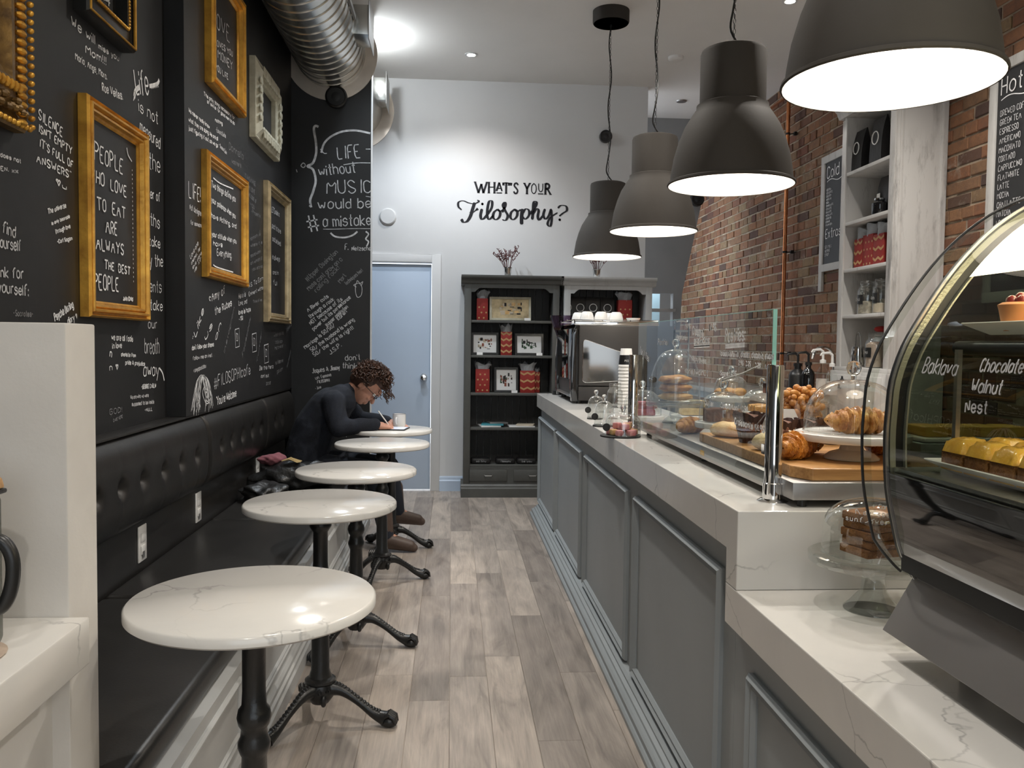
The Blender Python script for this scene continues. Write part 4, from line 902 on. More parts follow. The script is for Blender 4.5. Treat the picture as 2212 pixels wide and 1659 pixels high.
def gift_bag(x, z, w, h, lab, kind, y=YF+.06, dep=.09, ax='y', tis=1, rz=0, grp='red gift bags'):
    q = thing('gift_bag', lab, 'gift bag', (x, y, z), rz, grp)
    MB().prism([(-w/2, 0), (w/2, 0), (w/2, h), (-w/2, h)], 0, dep, 'y').build('paper_bag', M['redbag'], q, bevel=.002)
    mb = MB(); rows = max(3, int(h/.048))
    if kind == 'chevron':
        for k in range(rows):
            z0 = h*(k+.35)/rows; n = max(4, int(w/.022)//2*2)
            for i in range(n):
                a, b = -w/2+w*i/n, -w/2+w*(i+1)/n; u0, u1 = (0, .016) if i % 2 else (.016, 0)
                mb.add([(a, -.001, z0+u0), (b, -.001, z0+u1), (b, -.001, z0+u1+.016), (a, -.001, z0+u0+.016)], [(0, 1, 2, 3)])
    else:
        for k in range(rows):
            for i in range(max(2, int(w/.04))):
                cx_ = -w/2+.02+i*.04+(.02 if k % 2 else 0)
                if cx_ > w/2-.008: continue
                mb.lathe([(.0075, 0), (0, .0003)], 10, (cx_, -.001, .02+k*.045), Matrix.Rotation(radians(90), 4, 'X'))
    mb.build('gold_pattern', M['goldprint'], q, smooth=0)
    if tis:
        r_ = random.Random(int(x*999)); mb = MB(); n = 14; vs = []
        for j, (zz, wd) in enumerate(((h-.01, .42), (h+.03, .5), (h+.06*tis, .56+.1*tis))):
            for i in range(n): a = 2*pi*i/n; vs.append((cos(a)*w*wd*r_.uniform(.8, 1.1), dep/2+sin(a)*dep*.5*r_.uniform(.8, 1.1), zz+r_.uniform(-.012, .012)*j))
        mb.add(vs, [(j*n+i, j*n+(i+1) % n, (j+1)*n+(i+1) % n, (j+1)*n+i) for j in range(2) for i in range(n)]+[tuple(range(2*n, 3*n))]).build('tissue_paper', M['tissue'], q, smooth=0)
    return q
def X7(px, Y=YF+.02): return onY(px, 700, Y).x
def framed(name, lab, px0, px1, z, h, art, fm, tilt=8, mat_=M['paper'], seed=1):
    x0, x1 = X7(px0), X7(px1); w = x1-x0
    q = thing(name, lab, 'picture', ((x0+x1)/2, YF+.075, z+.002)); q.rotation_euler = (radians(-tilt), 0, 0)
    mb = MB()
    bw = .018
    for b in ((-w/2, w/2, 0, bw), (-w/2, w/2, h-bw, h), (-w/2, -w/2+bw, bw, h-bw), (w/2-bw, w/2, bw, h-bw)): mb.box(b[0], b[1], -.012, .006, b[2], b[3])
    mb.build('frame', fm, q)
    MB().box(-w/2+bw, w/2-bw, -.004, .004, bw, h-bw).build('mount', mat_, q)
    r_ = random.Random(seed); aw, ah = (w-2*bw)*.62, (h-2*bw)*.66; cols = art
    for ci, c_ in enumerate(cols):
        mb = MB()
        for k in range(9):
            cx_ = r_.uniform(-aw/2, aw/2-.01)+(aw*.2*(ci-1)); cx_ = max(-aw/2, min(aw/2-.01, cx_)); cz = h/2-ah/2+r_.uniform(0, ah*.8); a_, b_ = r_.uniform(.006, aw*.22), r_.uniform(.004, ah*.28)
            a_ = min(a_, aw/2-cx_); b_ = min(b_, h/2+ah/2-cz)
            mb.box(cx_, cx_+a_, -.0046-.0003*ci, -.004, cz, cz+b_)
        mb.build('print', c_, q, smooth=0)
    return q
def price_card(px, z, lab, w=.05, h=.022):
    q = MB().box(-w/2, w/2, -.001, .001, 0, h).build('price_card', M['paper'], loc=(X7(px), YF+.018, z+.001)); q.rotation_euler = (radians(-12), 0, 0)
    return tag(q, lab, 'card', 'price cards in the dark bookcase')
gift_bag(X7(1042), 1.50, .095, .185, 'red dotted gift bag with white tissue on the top shelf of the dark bookcase', 'dots', tis=1)
framed('framed_print', 'wide ivory framed print of shop fronts on the top shelf of the dark bookcase', 1058, 1148, 1.50, .20, (M['artcream'], M['crustpale'], M['artink']), M['cream'], seed=3, mat_=M['palegold'])
framed('framed_print', 'black framed print of a house with white mount beside the chevron bag', 1019, 1078, 1.205, .19, (M['artcream'], M['artink'], M['darkred']), M['blackframe'], seed=5)
gift_bag(X7(1095), 1.205, .095, .20, 'orange red chevron gift bag between two black framed prints', 'chevron', tis=.9)
framed('framed_print', 'black framed print of trees and a car on the second shelf', 1114, 1176, 1.205, .185, (M['artgreen'], M['artink'], M['artgreen']), M['blackframe'], seed=8)
gift_bag(X7(1044), .885, .12, .20, 'red dotted gift bag left of the small square print, third shelf', 'dots', tis=.8)
framed('framed_print', 'small upright print of green and red shop fronts, third shelf', 1070, 1122, .885, .215, (M['artgreen'], M['darkred'], M['artink']), M['blackframe'], seed=12)
gift_bag(X7(1142), .885, .125, .19, 'chevron gift bag right of the small upright print, third shelf', 'chevron', tis=1)
gift_bag(X7(1164), .885, .05, .18, 'narrow chevron gift bag at the right end of the third shelf', 'chevron', tis=.4, y=YF+.12)
for px, z, lab in ((1139, 1.50, 'small white card below the wide ivory framed print'), (1037, 1.205, 'small white card below the framed house print'), (1166, 1.205, 'small white card below the framed print of trees'), (1113, .885, 'small white card below the upright shop front print')): price_card(px, z, lab)
for k, (px, z, lx, ly, h_, c_, rz, lab) in enumerate([(1060, .591, .17, .20, .012, 'paper', .15, 'white booklet lying under the teal book on the fourth shelf'), (1068, .6035, .19, .16, .014, 'teal', -.1, 'teal covered book lying on the booklet on the fourth shelf'), (1078, .618, .16, .12, .012, 'steeldull', .2, 'grey magazine on top of the teal book'),
        (1130, .591, .22, .18, .010, 'paper', .05, 'loose white papers on the right of the fourth shelf'), (1140, .6015, .15, .14, .012, 'artcream', -.2, 'cream folded leaflets on top of the loose white papers')]):
    o = MB().box(-lx/2, lx/2, -ly/2, ly/2, 0, h_).build('book', M[c_], bevel=.001, loc=(X7(px), YF+.12, z)); o.rotation_euler = (0, 0, rz); tag(o, lab, 'book', 'papers and books on the fourth shelf')
def folded_tote(px, lab, txt):
    q = thing('black_tote', lab, 'tote bag', (X7(px), YF+.1, .273))
    MB().box(-.085, .085, -.05, .08, 0, .05).build('cloth', M['coffeebag'], q, bevel=.02)
    write('white_print', txt, (-.04, -.0505, .018), (.045, -.0505, .018), .014, M['chalkdim'], q, nrm=Vector((0, -1, 0)), w=.002, sloppy=.05)
folded_tote(1042, 'folded black tote with small white print, bottom shelf of the dark bookcase', 'so tiny')
folded_tote(1096, 'black tote with white lettering in the middle of the bottom shelf', 'Filosophy')
folded_tote(1142, 'folded black tote at the right of the bottom shelf, beside the counter', 'be you')
# white bookcase contents
def coffee_bag(x, y, z, w, h, lab, ring=True, ax=0, grp='black coffee bags'):
    q = thing('coffee_bag', lab, 'coffee bag', (x, y, z), ax, grp)
    n = 8; vs = []
    for j in range(n+1):
        s_ = j/n; th = .032*(1-s_**3)+.003; ww = w/2*(1-.04*sin(s_*pi))
        vs += [(-ww, -th, s_*h), (ww, -th, s_*h), (ww, th, s_*h), (-ww, th, s_*h)]
    fs = [(j*4+i, j*4+(i+1) % 4, j*4+4+(i+1) % 4, j*4+4+i) for j in range(n) for i in range(4)]+[(0, 1, 2, 3), (n*4, n*4+1, n*4+2, n*4+3)]
    MB().add(vs, fs).build('foil_bag', M['coffeebag'], q, smooth=30)
    if ring: MB().tube([(w*.26*cos(a*pi/9), -.037-.0*a, h*.56+w*.26*sin(a*pi/9)) for a in range(18)], .0035, 5, closed=True).build('ring_logo', M['paper'], q)
    return q
for k, (px, lab) in enumerate(((1225, 'first'), (1253, 'second'), (1280, 'third'), (1312, 'fourth'))):
    coffee_bag(X7(px, YF+.1), YF+.12+.02*(k % 2), 1.50, .125, .215, 'black coffee bag with white ring, %s from the left behind the coffee machine' % lab, grp='black coffee bags in the white bookcase')
gift_bag(X7(1352), 1.50, .12, .19, 'red dotted gift bag in the top of the distressed white bookcase', 'dots', tis=1)
# twig pots on top
for x_, lab, sd in ((X7(1097), 'bunch of dried twigs in a small steel pot on the dark bookcase', 1), (X7(1291), 'bunch of dried twigs in a small steel pot on the white bookcase', 2)):
    q = thing('twig_pot', lab, 'potted plant', (x_, YF+.12, 1.877)); q['group'] = 'twig pots'
    MB().lathe([(0, 0), (.028, 0), (.036, .07), (.040, .072), (.040, .078), (.034, .078), (.030, .02), (0, .02)], 24).build('steel_pot', M['chrome'], q)
    r_ = random.Random(sd); mb = MB()
    for k in range(16):
        a = r_.uniform(0, 2*pi); sp = r_.uniform(.02, .13); hh = r_.uniform(.10, .19)
        pts = smooth_path([(cos(a)*.012, sin(a)*.012, .04), (cos(a)*sp*.5, sin(a)*sp*.35, .06+hh*.6), (cos(a)*sp, sin(a)*sp*.6, .07+hh)], 3)
        mb.tube(pts, .0018, 4)
        for p in pts[3:]:
            for j in range(3):
                b = r_.uniform(0, 2*pi); l_ = r_.uniform(.008, .022); mb.tube([p, p+Vector((cos(b)*l_, sin(b)*l_*.6, l_*.9))], [.002, .0032], 4)
    o = mb.build('twigs', M['twig'], q); o['kind'] = 'stuff'

# ---------------------------------------------------------------- glassware helpers
def dome(par, c, r, h, mat=None, knob=.016, name='glass_dome', flat=.55, kn=True):
    pr = [(r, 0), (r*1.0, h*.10), (r*.985, h*flat)]+[(r*.985*cos(a)**.8, h*flat+(h*(1-flat))*sin(a)) for a in [pi/2*k/9 for k in range(1, 9)]]+[(0.0, h)]
    MBd = MB(); MBd.cap = False; MBd.lathe(pr, 48, c); MBd.tube([(c[0]+r*cos(2*pi*k/40), c[1]+r*sin(2*pi*k/40), c[2]+.0018) for k in range(40)], .0018, 6, closed=True)
    o = MBd.build(name, mat or M['domeglass'], par)
    if kn: MB().lathe([(.006, h-.001), (.007, h+knob*.5), (knob*.75, h+knob*.8), (knob, h+knob*1.5), (knob*.75, h+knob*2.3), (0, h+knob*2.55)], 20, c).build('knob', M['solid'], o)
    return o
def stand(x, y, z, r, h, lab, mat, base=None, group=None, name='cake_stand', scallop=0):
    q = thing(name, lab, 'cake stand', (x, y, z), group=group); base = base or r*.55
    rf = (lambda a, zz: 1+scallop*abs(sin(a*12)) if zz > h-.03 else 1) if scallop else None
    MB().lathe([(0, 0), (base, 0), (base, .004), (base*.8, .015), (base*.45, h*.35), (base*.36, h*.6), (base*.48, h-.016), (r*.6, h-.010), (r*.97, h-.018), (r, h-.014), (r*1.0, h), (r*.96, h+.002), (r*.93, h-.002), (0, h-.002)], 60, rf=rf).build('pedestal_plate', mat, q, smooth=50)
    return q
def lump(mb, c, sx, sy, sz, rnd, amp=.12, seg=16, rings=10):
    n0 = len(mb.v); ph = [rnd.uniform(0, 6) for _ in range(6)]
    mb.ball((0, 0, 0), 1, seg, rings)
    for i in range(n0, len(mb.v)):
        v = Vector(mb.v[i]); d = 1+amp*(sin(v.x*5+ph[0])*sin(v.y*4+ph[1])+.6*sin(v.z*7+ph[2])*sin(v.x*9+ph[3]))
        mb.v[i] = (c[0]+v.x*sx*d, c[1]+v.y*sy*d, c[2]+max(v.z*d, -.9)*sz)
    return mb
def croissant(name, lab, P, Ln, R, rz, mat, group=None, bend=.6, ridges=7, cat='pastry'):
    q = MB(); n = 84; seg = 20; vs = []
    for i in range(n+1):
        s_ = i/n*2-1; a = s_*bend; rad = R*(1-abs(s_)**2.2)**.62*(.70+.30*(1-((i/n*ridges) % 1)**1.6)) if 0 < i < n else R*.06
        cx_ = Ln/2*s_; cy_ = -Ln*.28*(1-cos(a*1.6))
        for k in range(seg):
            b = 2*pi*k/seg; wob = 1+.06*sin(k*2.1+i*.9)+.05*sin(i*2.3+k); vs.append((cx_, cy_+rad*wob*cos(b)*1.05, max(.0, R*.80+rad*wob*sin(b)*.92)))
    fs = [(i*seg+k, i*seg+(k+1) % seg, (i+1)*seg+(k+1) % seg, (i+1)*seg+k) for i in range(n) for k in range(seg)]
    o = q.add(vs, fs).build(name, mat, loc=P, smooth=60); o.rotation_euler = (0, 0, rz); return tag(o, lab, cat, group)
def AT(px, py, z): return onZ(px, py, z)

# ---------------------------------------------------------------- on the far half of the raised worktop
t = thing('espresso_machine', 'large charcoal espresso machine with mirrored side window', 'coffee machine', (.775, 5.33, ZT))
for a, b in ((.04, .05), (.04, .75), (.46, .05), (.46, .75)): MB().cyl((a, b, 0), .02, .035, 14).build('foot', M['black'], t)
sp = [(.005, .03), (.0, .10), (.0, .42), (.02, .485), (.06, .505), (.52, .505), (.54, .48), (.54, .03)]
MB().prism(sp, .03, .80, 'y').build('body', M['machine'], t, bevel=.006)
sp2 = [(-.012, .015), (-.018, .10), (-.022, .30), (-.012, .44), (.012, .505), (.035, .505), (.018, .44), (.012, .30), (.015, .10), (.03, .015)]
MB().prism(sp2, .0, .045, 'y').build('front_fin', M['blackgloss'], t, bevel=.003)
MB().prism(sp2, .74, .785, 'y').build('rear_fin', M['blackgloss'], t, bevel=.003)
MB().box(-.012, .0, .05, .735, .15, .48).build('gloss_front_panel', M['blackgloss'], t, bevel=.004)
MB().box(.03, .54, -.008, .03, .115, .502).build('side_panel', M['machine'], t, bevel=.008)
MB().box(.03, .54, -.004, .03, .02, .110).build('side_skirt', M['machine'], t, bevel=.006)
def rpoly(pts, r=.02, k=4):
    out = []; n = len(pts)
    for i in range(n):
        p, a, b = Vector(pts[i]), Vector(pts[i-1]), Vector(pts[(i+1) % n]); u_ = (a-p).normalized()*r; w_ = (b-p).normalized()*r
        for j in range(k+1): s_ = j/k; out.append(tuple((p+u_)*(1-s_)**2+p*2*s_*(1-s_)+(p+w_)*s_**2))
    return out
wp_ = rpoly([(.055, .135), (.40, .155), (.40, .30), (.055, .415)], .03)
MB().prism(wp_, -.011, -.007, 'y').build('mirror_window', M['mirror'], t, smooth=0)
MB().tube([(a, -.010, b) for a, b in wp_], .0025, 6, closed=True).build('window_trim', M['chrome'], t)
MB().box(-.005, .545, -.01, .81, .505, .512).build('cup_tray', M['chrome'], t, bevel=.002)
mb = MB(); mb.tube([(0, 0, .535), (.54, 0, .535), (.54, .80, .535), (0, .80, .535)], .004, 7, closed=True)
for a in (.0, .18, .36, .54): mb.tube([(a, 0, .51), (a, 0, .535)], .0035, 6)
mb.build('cup_rail', M['chrome'], t)
MB().box(.0, .54, -.006, .0, .502, .530).build('chrome_lip', M['chrome'], t, bevel=.002)
MB().box(-.015, .03, .06, .73, .04, .055).build('drip_tray', M['steel'], t, bevel=.002)
def cup(x, y, z, r, h, lab, grp='cups upside down on the espresso machine'):
    q = MB().lathe([(r*.94, 0), (r, .002), (r*.98, h*.5), (r*.80, h*.88), (r*.62, h*.97), (r*.60, h), (r*.5, h), (r*.48, h*.96), (0, h*.955)], 28).build('cup', M['white'], loc=(x, y, z)); q['label'] = lab; q['category'] = 'cup'; q['group'] = grp; return q
zc_ = ZT+.5135
for px, dy, lab in ((1250, .28, 'white cup upside down at the far left of the machine top'), (1268, .1, 'white cup upside down, first of the front row on the machine'), (1299, .1, 'white cup upside down, second of the front row on the machine'), (1331, .13, 'white cup upside down beside the small glass, on the machine'), (1315, .3, 'white cup upside down in the back row on the machine')):
    P = onY(px, 675, 5.33+dy); cup(P.x, 5.33+dy, zc_, .046, .078, lab)
P = onY(1344, 675, 5.41); o = MB().lathe([(.040, 0), (.040, .035), (.037, .035), (.037, .002), (0, .002)], 24).build('etched_glass', M['glass'], loc=(P.x, 5.40, zc_)); tag(o, 'small clear lettered glass among the white cups', 'glass')
P = onY(1365, 675, 5.42); o = MB().lathe([(0, 0), (.03, 0), (.047, .04), (.044, .04), (.028, .003), (0, .003)], 24).build('saucer_cup', M['white'], loc=(P.x+.01, 5.42, zc_)); tag(o, 'low white bowl at the right end of the machine top', 'bowl')
P = onY(1385, 675, 5.47); o = MB().lathe([(0, 0), (.03, 0), (.045, .018), (.042, .018), (.028, .003), (0, .003)], 24).build('terracotta_bowl', M['orangelabel'], loc=(P.x+.01, 5.38, zc_)); tag(o, 'small terracotta coloured dish on the machine top edge', 'dish')
t = thing('coffee_grinder', 'coffee grinder with tinted bean hopper behind the espresso machine', 'grinder', (.835, 6.30, ZT))
MB().lathe([(0, 0), (.08, 0), (.08, .03), (.06, .05), (.06, .34), (.045, .40), (0, .40)], 28).build('body', M['black'], t)
mb = MB(); mb.cap = False; mb.lathe([(.03, .40), (.045, .42), (.098, .555), (.103, .57), (.103, .585)], 32).build('hopper', M['purple'], t)
MB().lathe([(0, .41), (.04, .42), (.078, .50), (.05, .515), (0, .52)], 24).build('beans', M['beans'], t)
MB().lathe([(.104, .585), (.104, .592), (0, .597)], 28).build('hopper_lid', M['purple'], t)
def cups_stack(x, y, n, lab):
    q = thing('paper_cup_stack', lab, 'paper cups', (x, y, ZT))
    for k in range(n):
        z0 = k*.0185; MB().lathe([(.041, z0), (.043, z0+.003), (.041, z0+.006), (.0385, z0+.016), (.036, z0+.030)], 24).build('paper_cup', M['paper'], q)
    z0 = n*.0185; o = MB().lathe([(.041, z0), (.043, z0+.003), (.041, z0+.006), (.030, z0+.098), (.029, z0+.100), (0, z0+.099)], 24).build('top_cup', M['paper'], q)
    MB().lathe([(.0408, z0+.012), (.0355, z0+.064)], 24).build('sleeve', M['black'], o)
    write('sleeve_text', 'PIZZA', (-.016, -.0415, z0+.028), (.016, -.0415, z0+.028), .010, M['paper'], o, nrm=Vector((0, -1, 0)), w=.0014, sloppy=.05)
cups_stack(.955, 4.58, 14, 'tall stack of white paper cups with a black sleeved top cup')
def jar(x, y, z, r, h, lab, fill=None, fh=.6, label_txt=None, grp=None, name='glass_jar', lid=None, nrm=Vector((0, -1, 0))):
    q = thing(name, lab, 'jar', (x, y, z), group=grp); q2 = r*.72
    mb = MB(); mb.cap = False
    mb.lathe([(0, 0.001), (r*.95, .001), (r, .01), (r, h*.68), (r*.95, h*.76), (q2, h*.84), (q2, h*.88), (q2*1.08, h*.89), (q2*1.08, h*.91), (q2, h*.92), (q2*1.08, h*.94), (q2*1.08, h*.96), (q2, h*.97), (q2, h)], 32).build('glass', M['domeglass'], q)
    if fill: MB().lathe([(0, .005), (r*.92, .005), (r*.93, h*fh*.9), (r*.5, h*fh), (0, h*fh)], 20).build('contents', fill, q)
    if lid: MB().lathe([(q2*1.1, h*.94), (q2*1.12, h*1.02), (0, h*1.03)], 24).build('lid', lid, q)
    if label_txt:
        u = Vector((0, 0, 1)).cross(nrm).normalized()
        pts = [(nrm*cos(a)+(-u)*(-sin(a)))*(r*1.012) for a in [radians(d) for d in range(-46, 47, 12)]]
        vs = []
        for p in pts: vs += [(p.x, p.y, h*.30), (p.x, p.y, h*.58)]
        lb = MB().add(vs, [(2*i, 2*i+1, 2*i+3, 2*i+2) for i in range(len(pts)-1)]).build('jar_label', M['black'], q)
        c = nrm*r*1.03; write('label_text', label_txt, c-u*r*.42*-1*-1+Vector((0, 0, h*.40)), c+u*r*.42+Vector((0, 0, h*.40)), h*.09, M['paper'], lb, nrm=nrm, w=.0016, sloppy=.1)
    return q
p = AT(1337, 893, ZT); jar(.832, 4.25, ZT, .040, .185, 'tall empty threaded glass jar behind the small glass cloches')
p = AT(1322, 866, ZT)
def cloche(px, py, r, h, rs, lab, sweets=None):
    P = AT(px, py, ZT)
    q = MB().lathe([(0, 0), (rs, 0), (rs, .006), (0, .006)], 40).build('slate_disc', M['slate'], loc=(P.x, P.y, ZT)); tag(q, 'black slate disc under the %s' % ' '.join(lab.split()[:10]), 'slate disc', 'slate discs on the worktop')
    t_ = thing('glass_cloche', 'clear '+lab, 'cloche', (P.x+rs*.12, P.y, ZT+.0065), group='small cloches on the worktop'); dome(t_, (0, 0, 0), r, h, knob=.012)
    MB().lathe([(.016, 0), (0, .0006)], 20, (-r*1.0, -r*.35, h*.36), Matrix.Rotation(radians(90), 4, 'X')).build('round_label', M['slate'], t_)
    return P
cloche(1285, 905, .043, .112, .040, 'small glass cloche at the far end of the cloche row')
cloche(1302, 921, .046, .112, .047, 'small glass cloche in the middle of the cloche row')
P = cloche(1340, 943, .073, .095, .083, 'wide low glass cloche over pink sweets beside the far chrome post')
r_ = random.Random(2)
for k in range(12):
    a = k*2.39996; d = .018+.0145*sqrt(k); o = MB().box(-.015, .015, -.015, .015, 0, .024).build('pink_sweet', M['pink'] if k % 4 else M['crustpale'], bevel=.005, loc=(P.x+.01+d*cos(a)*.85, P.y+d*sin(a)*.85, ZT+.007+(.025 if k < 4 else 0))); o.rotation_euler = (0, 0, a)
    o['label'] = 'pink sweet cube in the pile under the wide cloche' if k % 4 else 'pale yellow sweet cube in the pile under the wide cloche'; o['category'] = 'sweet'; o['group'] = 'sweets under the wide cloche'
cloche(1336, 880, .040, .105, .040, 'small glass cloche behind the wide one, by the tall jar')
cloche(1358, 892, .040, .105, .040, 'small glass cloche nearest the paper cup stack')

# ---------------------------------------------------------------- sneeze guard
def post(px, py, lab, top):
    P = AT(px, py, ZT); q = thing('chrome_post', lab, 'post', (P.x, P.y, ZT), group='chrome posts holding the glass')
    MB().lathe([(0, 0), (.037, 0), (.037, .002), (.030, .006), (.0235, .008), (.0235, .045), (.0205, .047), (.0205, top-ZT-.003), (.019, top-ZT), (0, top-ZT)], 40).build('tube', M['chrome'], q)
    return P
Pn = post(1668, 1083, 'near polished chrome post at the front of the glass screen', 1.258); Pf = post(1366, 941, 'far polished chrome post beside the wide glass cloche', 1.262)
t = thing('glass_screen', 'upright clear glass screen with white handwritten pastry prices', 'glass screen', (0, 0, 0))
XG = .772; y0, y1 = 1.990, 3.462; z0, z1 = .965, 1.392
MB().box(XG, XG+.001, y0, y1, z0, z1).build('glass_pane', M['pane'], t, smooth=0)
mb = MB().box(XG-.0005, XG+.0095, y0-.002, y0, z0, z1); mb.box(XG-.0005, XG+.0015, y0, y1, z1-.0018, z1); mb.build('green_edge', M['paneedge'], t, smooth=0)
for P in (Pn, Pf):
    for zz in (1.05, 1.20): MB().box(XG-.008, XG+.008, P.y+.015, P.y+.034, zz-.012, zz+.012).build('glass_clamp', M['chrome'], t)
NL = Vector((-1, 0, 0))
def gtext(s, x0, y0_, x1, y1_, h, w=.0055, under=0, mat='chalk'):
    a, b, c = onX(x0, y0_, XG-.001), onX(x1, y1_, XG-.001), onX(x0, y0_-h, XG-.001)
    write('glass_writing', s, a, b, (c-a).length, M[mat], t, w=w*1.25, nrm=NL, sloppy=.1, under=under)
gtext('Croissant', 1497, 722, 1521, 728, 18); gtext('sandwiches:', 1500, 743, 1534, 741, 14, under=2); gtext('$4.95', 1532, 714, 1548, 714, 14); gtext('$4.95', 1482, 709, 1492, 709, 9, .003)
gtext('Pastries:', 1568, 738, 1610, 735, 26, .005, under=2)
gtext('*croissants/butter, cheddar, chocolate, almond', 1556, 768, 1672, 776, 11, .0034); gtext('2.95', 1596, 788, 1607, 789, 9, .003); gtext('3.25', 1612, 790, 1623, 791, 9, .003); gtext('3.25', 1632, 793, 1644, 794, 9, .003); gtext('4.25', 1653, 796, 1667, 798, 9, .003)
gtext('*Scone $3.95', 1554, 810, 1592, 812, 9, .003); gtext('Vegetarian', 1462, 731, 1486, 735, 9, .003); gtext('Paninis', 1422, 745, 1442, 745, 12, .0035, mat='chalkdim'); gtext('Tea & Pies', 1383, 762, 1402, 782, 14, .0035, mat='chalkdim')
gtext('*ham/swiss', 1495, 778, 1526, 786, 11, .0032); gtext('*brie/walnut', 1480, 806, 1530, 812, 11, .0032); gtext('Butter', 1524, 874, 1542, 878, 10, .003); gtext('*Banana/Loaf $3.50', 1556, 880, 1616, 890, 10, .003); gtext('Croissants $4.95', 1588, 915, 1652, 935, 12, .0038)

# ---------------------------------------------------------------- warming tray, board and what stands on it
ZTR = .985
t = thing('warming_tray', 'long brushed steel warming tray on small feet behind the glass screen', 'tray', (0, 0, 0))
MB().box(.797, 1.24, 1.905, 3.52, ZT+.018, ZTR).build('tray_body', M['steeldull'], t, bevel=.003)
for a in (.83, 1.2):
    for b in (1.93, 2.7, 3.48): MB().cyl((a, b, ZT), .011, .019, 14).build('foot', M['black'], t)
o = MB().box(.7955, .797, 2.60, 2.64, ZT+.03, ZT+.045).build('yellow_sticker', M['yellowcake'], t)
o = MB().prism([(.822, 1.985), (.852, 1.925), (1.235, 1.925), (1.235, 2.74), (.822, 2.74)], ZTR+.0005, ZTR+.030, 'z').build('cutting_board', M['bamboo'], bevel=.003, smooth=0)
tag(o, 'thick bamboo board with a clipped corner on the warming tray', 'cutting board')
ZB = ZTR+.031
croissant('croissant', 'pale golden croissant on the tray beyond the board, behind the glass', (.865, 3.0, ZTR+.001), .15, .034, radians(35), M['crust'], bend=.3)
P = AT(1548, 950, ZB); o = lump(MB(), (0, 0, .022), .065, .045, .026, random.Random(1), .08).build('puff_pastry', M['crustpale'], loc=(.878, 2.60, ZB)); o.rotation_euler = (0, 0, -.5); tag(o, 'flat puff pastry next to the far croissant', 'pastry')
P = AT(1575, 955, ZB); o = lump(MB(), (0, 0, .020), .055, .035, .022, random.Random(3), .10).build('puff_pastry', M['crust'], loc=(.955, 2.66, ZB)); tag(o, 'darker flaky turnover behind the flat puff pastry', 'pastry')
def muffin(x, y, z, lab, s=1, grp='chocolate muffins in paper'):
    q = thing('muffin', lab, 'muffin', (x, y, z), group=grp); n = 32; vs = []
    for j, (r0, zz) in enumerate(((.026*s, 0), (.036*s, .05*s), (.046*s, .078*s))):
        for i in range(n): a = 2*pi*i/n; k = 1+(.05 if i % 2 else -.05)*(j+1)/2; pk = (.014*s*abs(sin(a*2)) if j == 2 else 0); vs.append((cos(a)*r0*k, sin(a)*r0*k, zz+pk))
    MB().add(vs, [(j*n+i, j*n+(i+1) % n, (j+1)*n+(i+1) % n, (j+1)*n+i) for j in range(2) for i in range(n)]).build('paper_case', M['brownpaper'], q, smooth=20)
    lump(MB(), (0, 0, .052*s), .039*s, .039*s, .034*s, random.Random(int(x*1000)), .13).build('muffin_top', M['chocolate'], q)
P = AT(1615, 945, ZB); muffin(.885, 2.45, ZB, 'chocolate muffin in a brown paper case behind the glass, beside the scone', 1.0)
P = AT(1648, 965, ZB); o = lump(MB(), (0, 0, .022), .036, .034, .026, random.Random(5), .10).build('scone', M['scone'], loc=(.868, 2.27, ZB)); tag(o, 'round pale herb scone at the board edge by the chrome post', 'scone')
P = AT(1712, 985, ZB); croissant('croissant', 'plump orange glazed croissant beside the near chrome post', (.880, 2.10, ZB), .14, .040, radians(35), M['orange'], bend=.5)
P = Vector((.955, 2.19, ZB)); croissant('almond_croissant', 'croissant covered with pale sliced almonds left of the white stand', (P.x, P.y+.03, ZB), .105, .030, radians(-30), M['orange'], bend=.4); r_ = random.Random(6); mb = MB()
for k in range(70):
    a = r_.uniform(-.2, 1.6); b = r_.uniform(-.035, .045); q = Vector((b, 0, .024))+Vector((0, -cos(a)*.030, sin(a)*.030)); Rr = Matrix.Rotation(r_.uniform(0, 6), 4, Vector((r_.random(), r_.random(), r_.random())).normalized())
    mb.lathe([(.0085, 0), (.0085, .0012)], 7, (P.x+q.x*cos(-.52)-q.y*sin(-.52), P.y+.03+q.x*sin(-.52)+q.y*cos(-.52), ZB+q.z), Rr)
o = mb.build('almond_slices', M['almond']); o['label'] = 'sliced almonds scattered over the almond croissant'; o['category'] = 'almonds'; o['kind'] = 'stuff'
croissant('croissant', 'golden croissant right of the white stand pedestal', (1.165, 2.19, ZB), .13, .032, radians(10), M['orange'], bend=.4)
P = AT(1762, 950, ZB); o = lump(MB(), (0, 0, .022), .036, .034, .026, random.Random(9), .12).build('scone', M['scone'], loc=(.975, 2.29, ZB)); tag(o, 'herb topped scone behind the almond croissant', 'scone')
P = AT(1705, 925, ZB); muffin(.964, 2.385, ZB, 'dark chocolate muffin right of the near chrome post', .85)
P = AT(1745, 920, ZB); muffin(1.045, 2.40, ZB, 'chocolate muffin seen through the left of the glass dome', .85)
P = AT(1795, 925, ZB); muffin(1.125, 2.42, ZB, 'chocolate muffin seen behind the croissant dome', .85)
P = AT(1728, 915, ZB); o = MB().prism([(-.03, 0), (.03, 0), (.044, .06), (.024, .10), (-.024, .10), (-.044, .06)], -.001, .001, 'y').build('paper_flap', M['paper'], loc=(1.0, 2.455, ZB)); tag(o, 'white six sided paper flap standing behind the muffins', 'paper box')
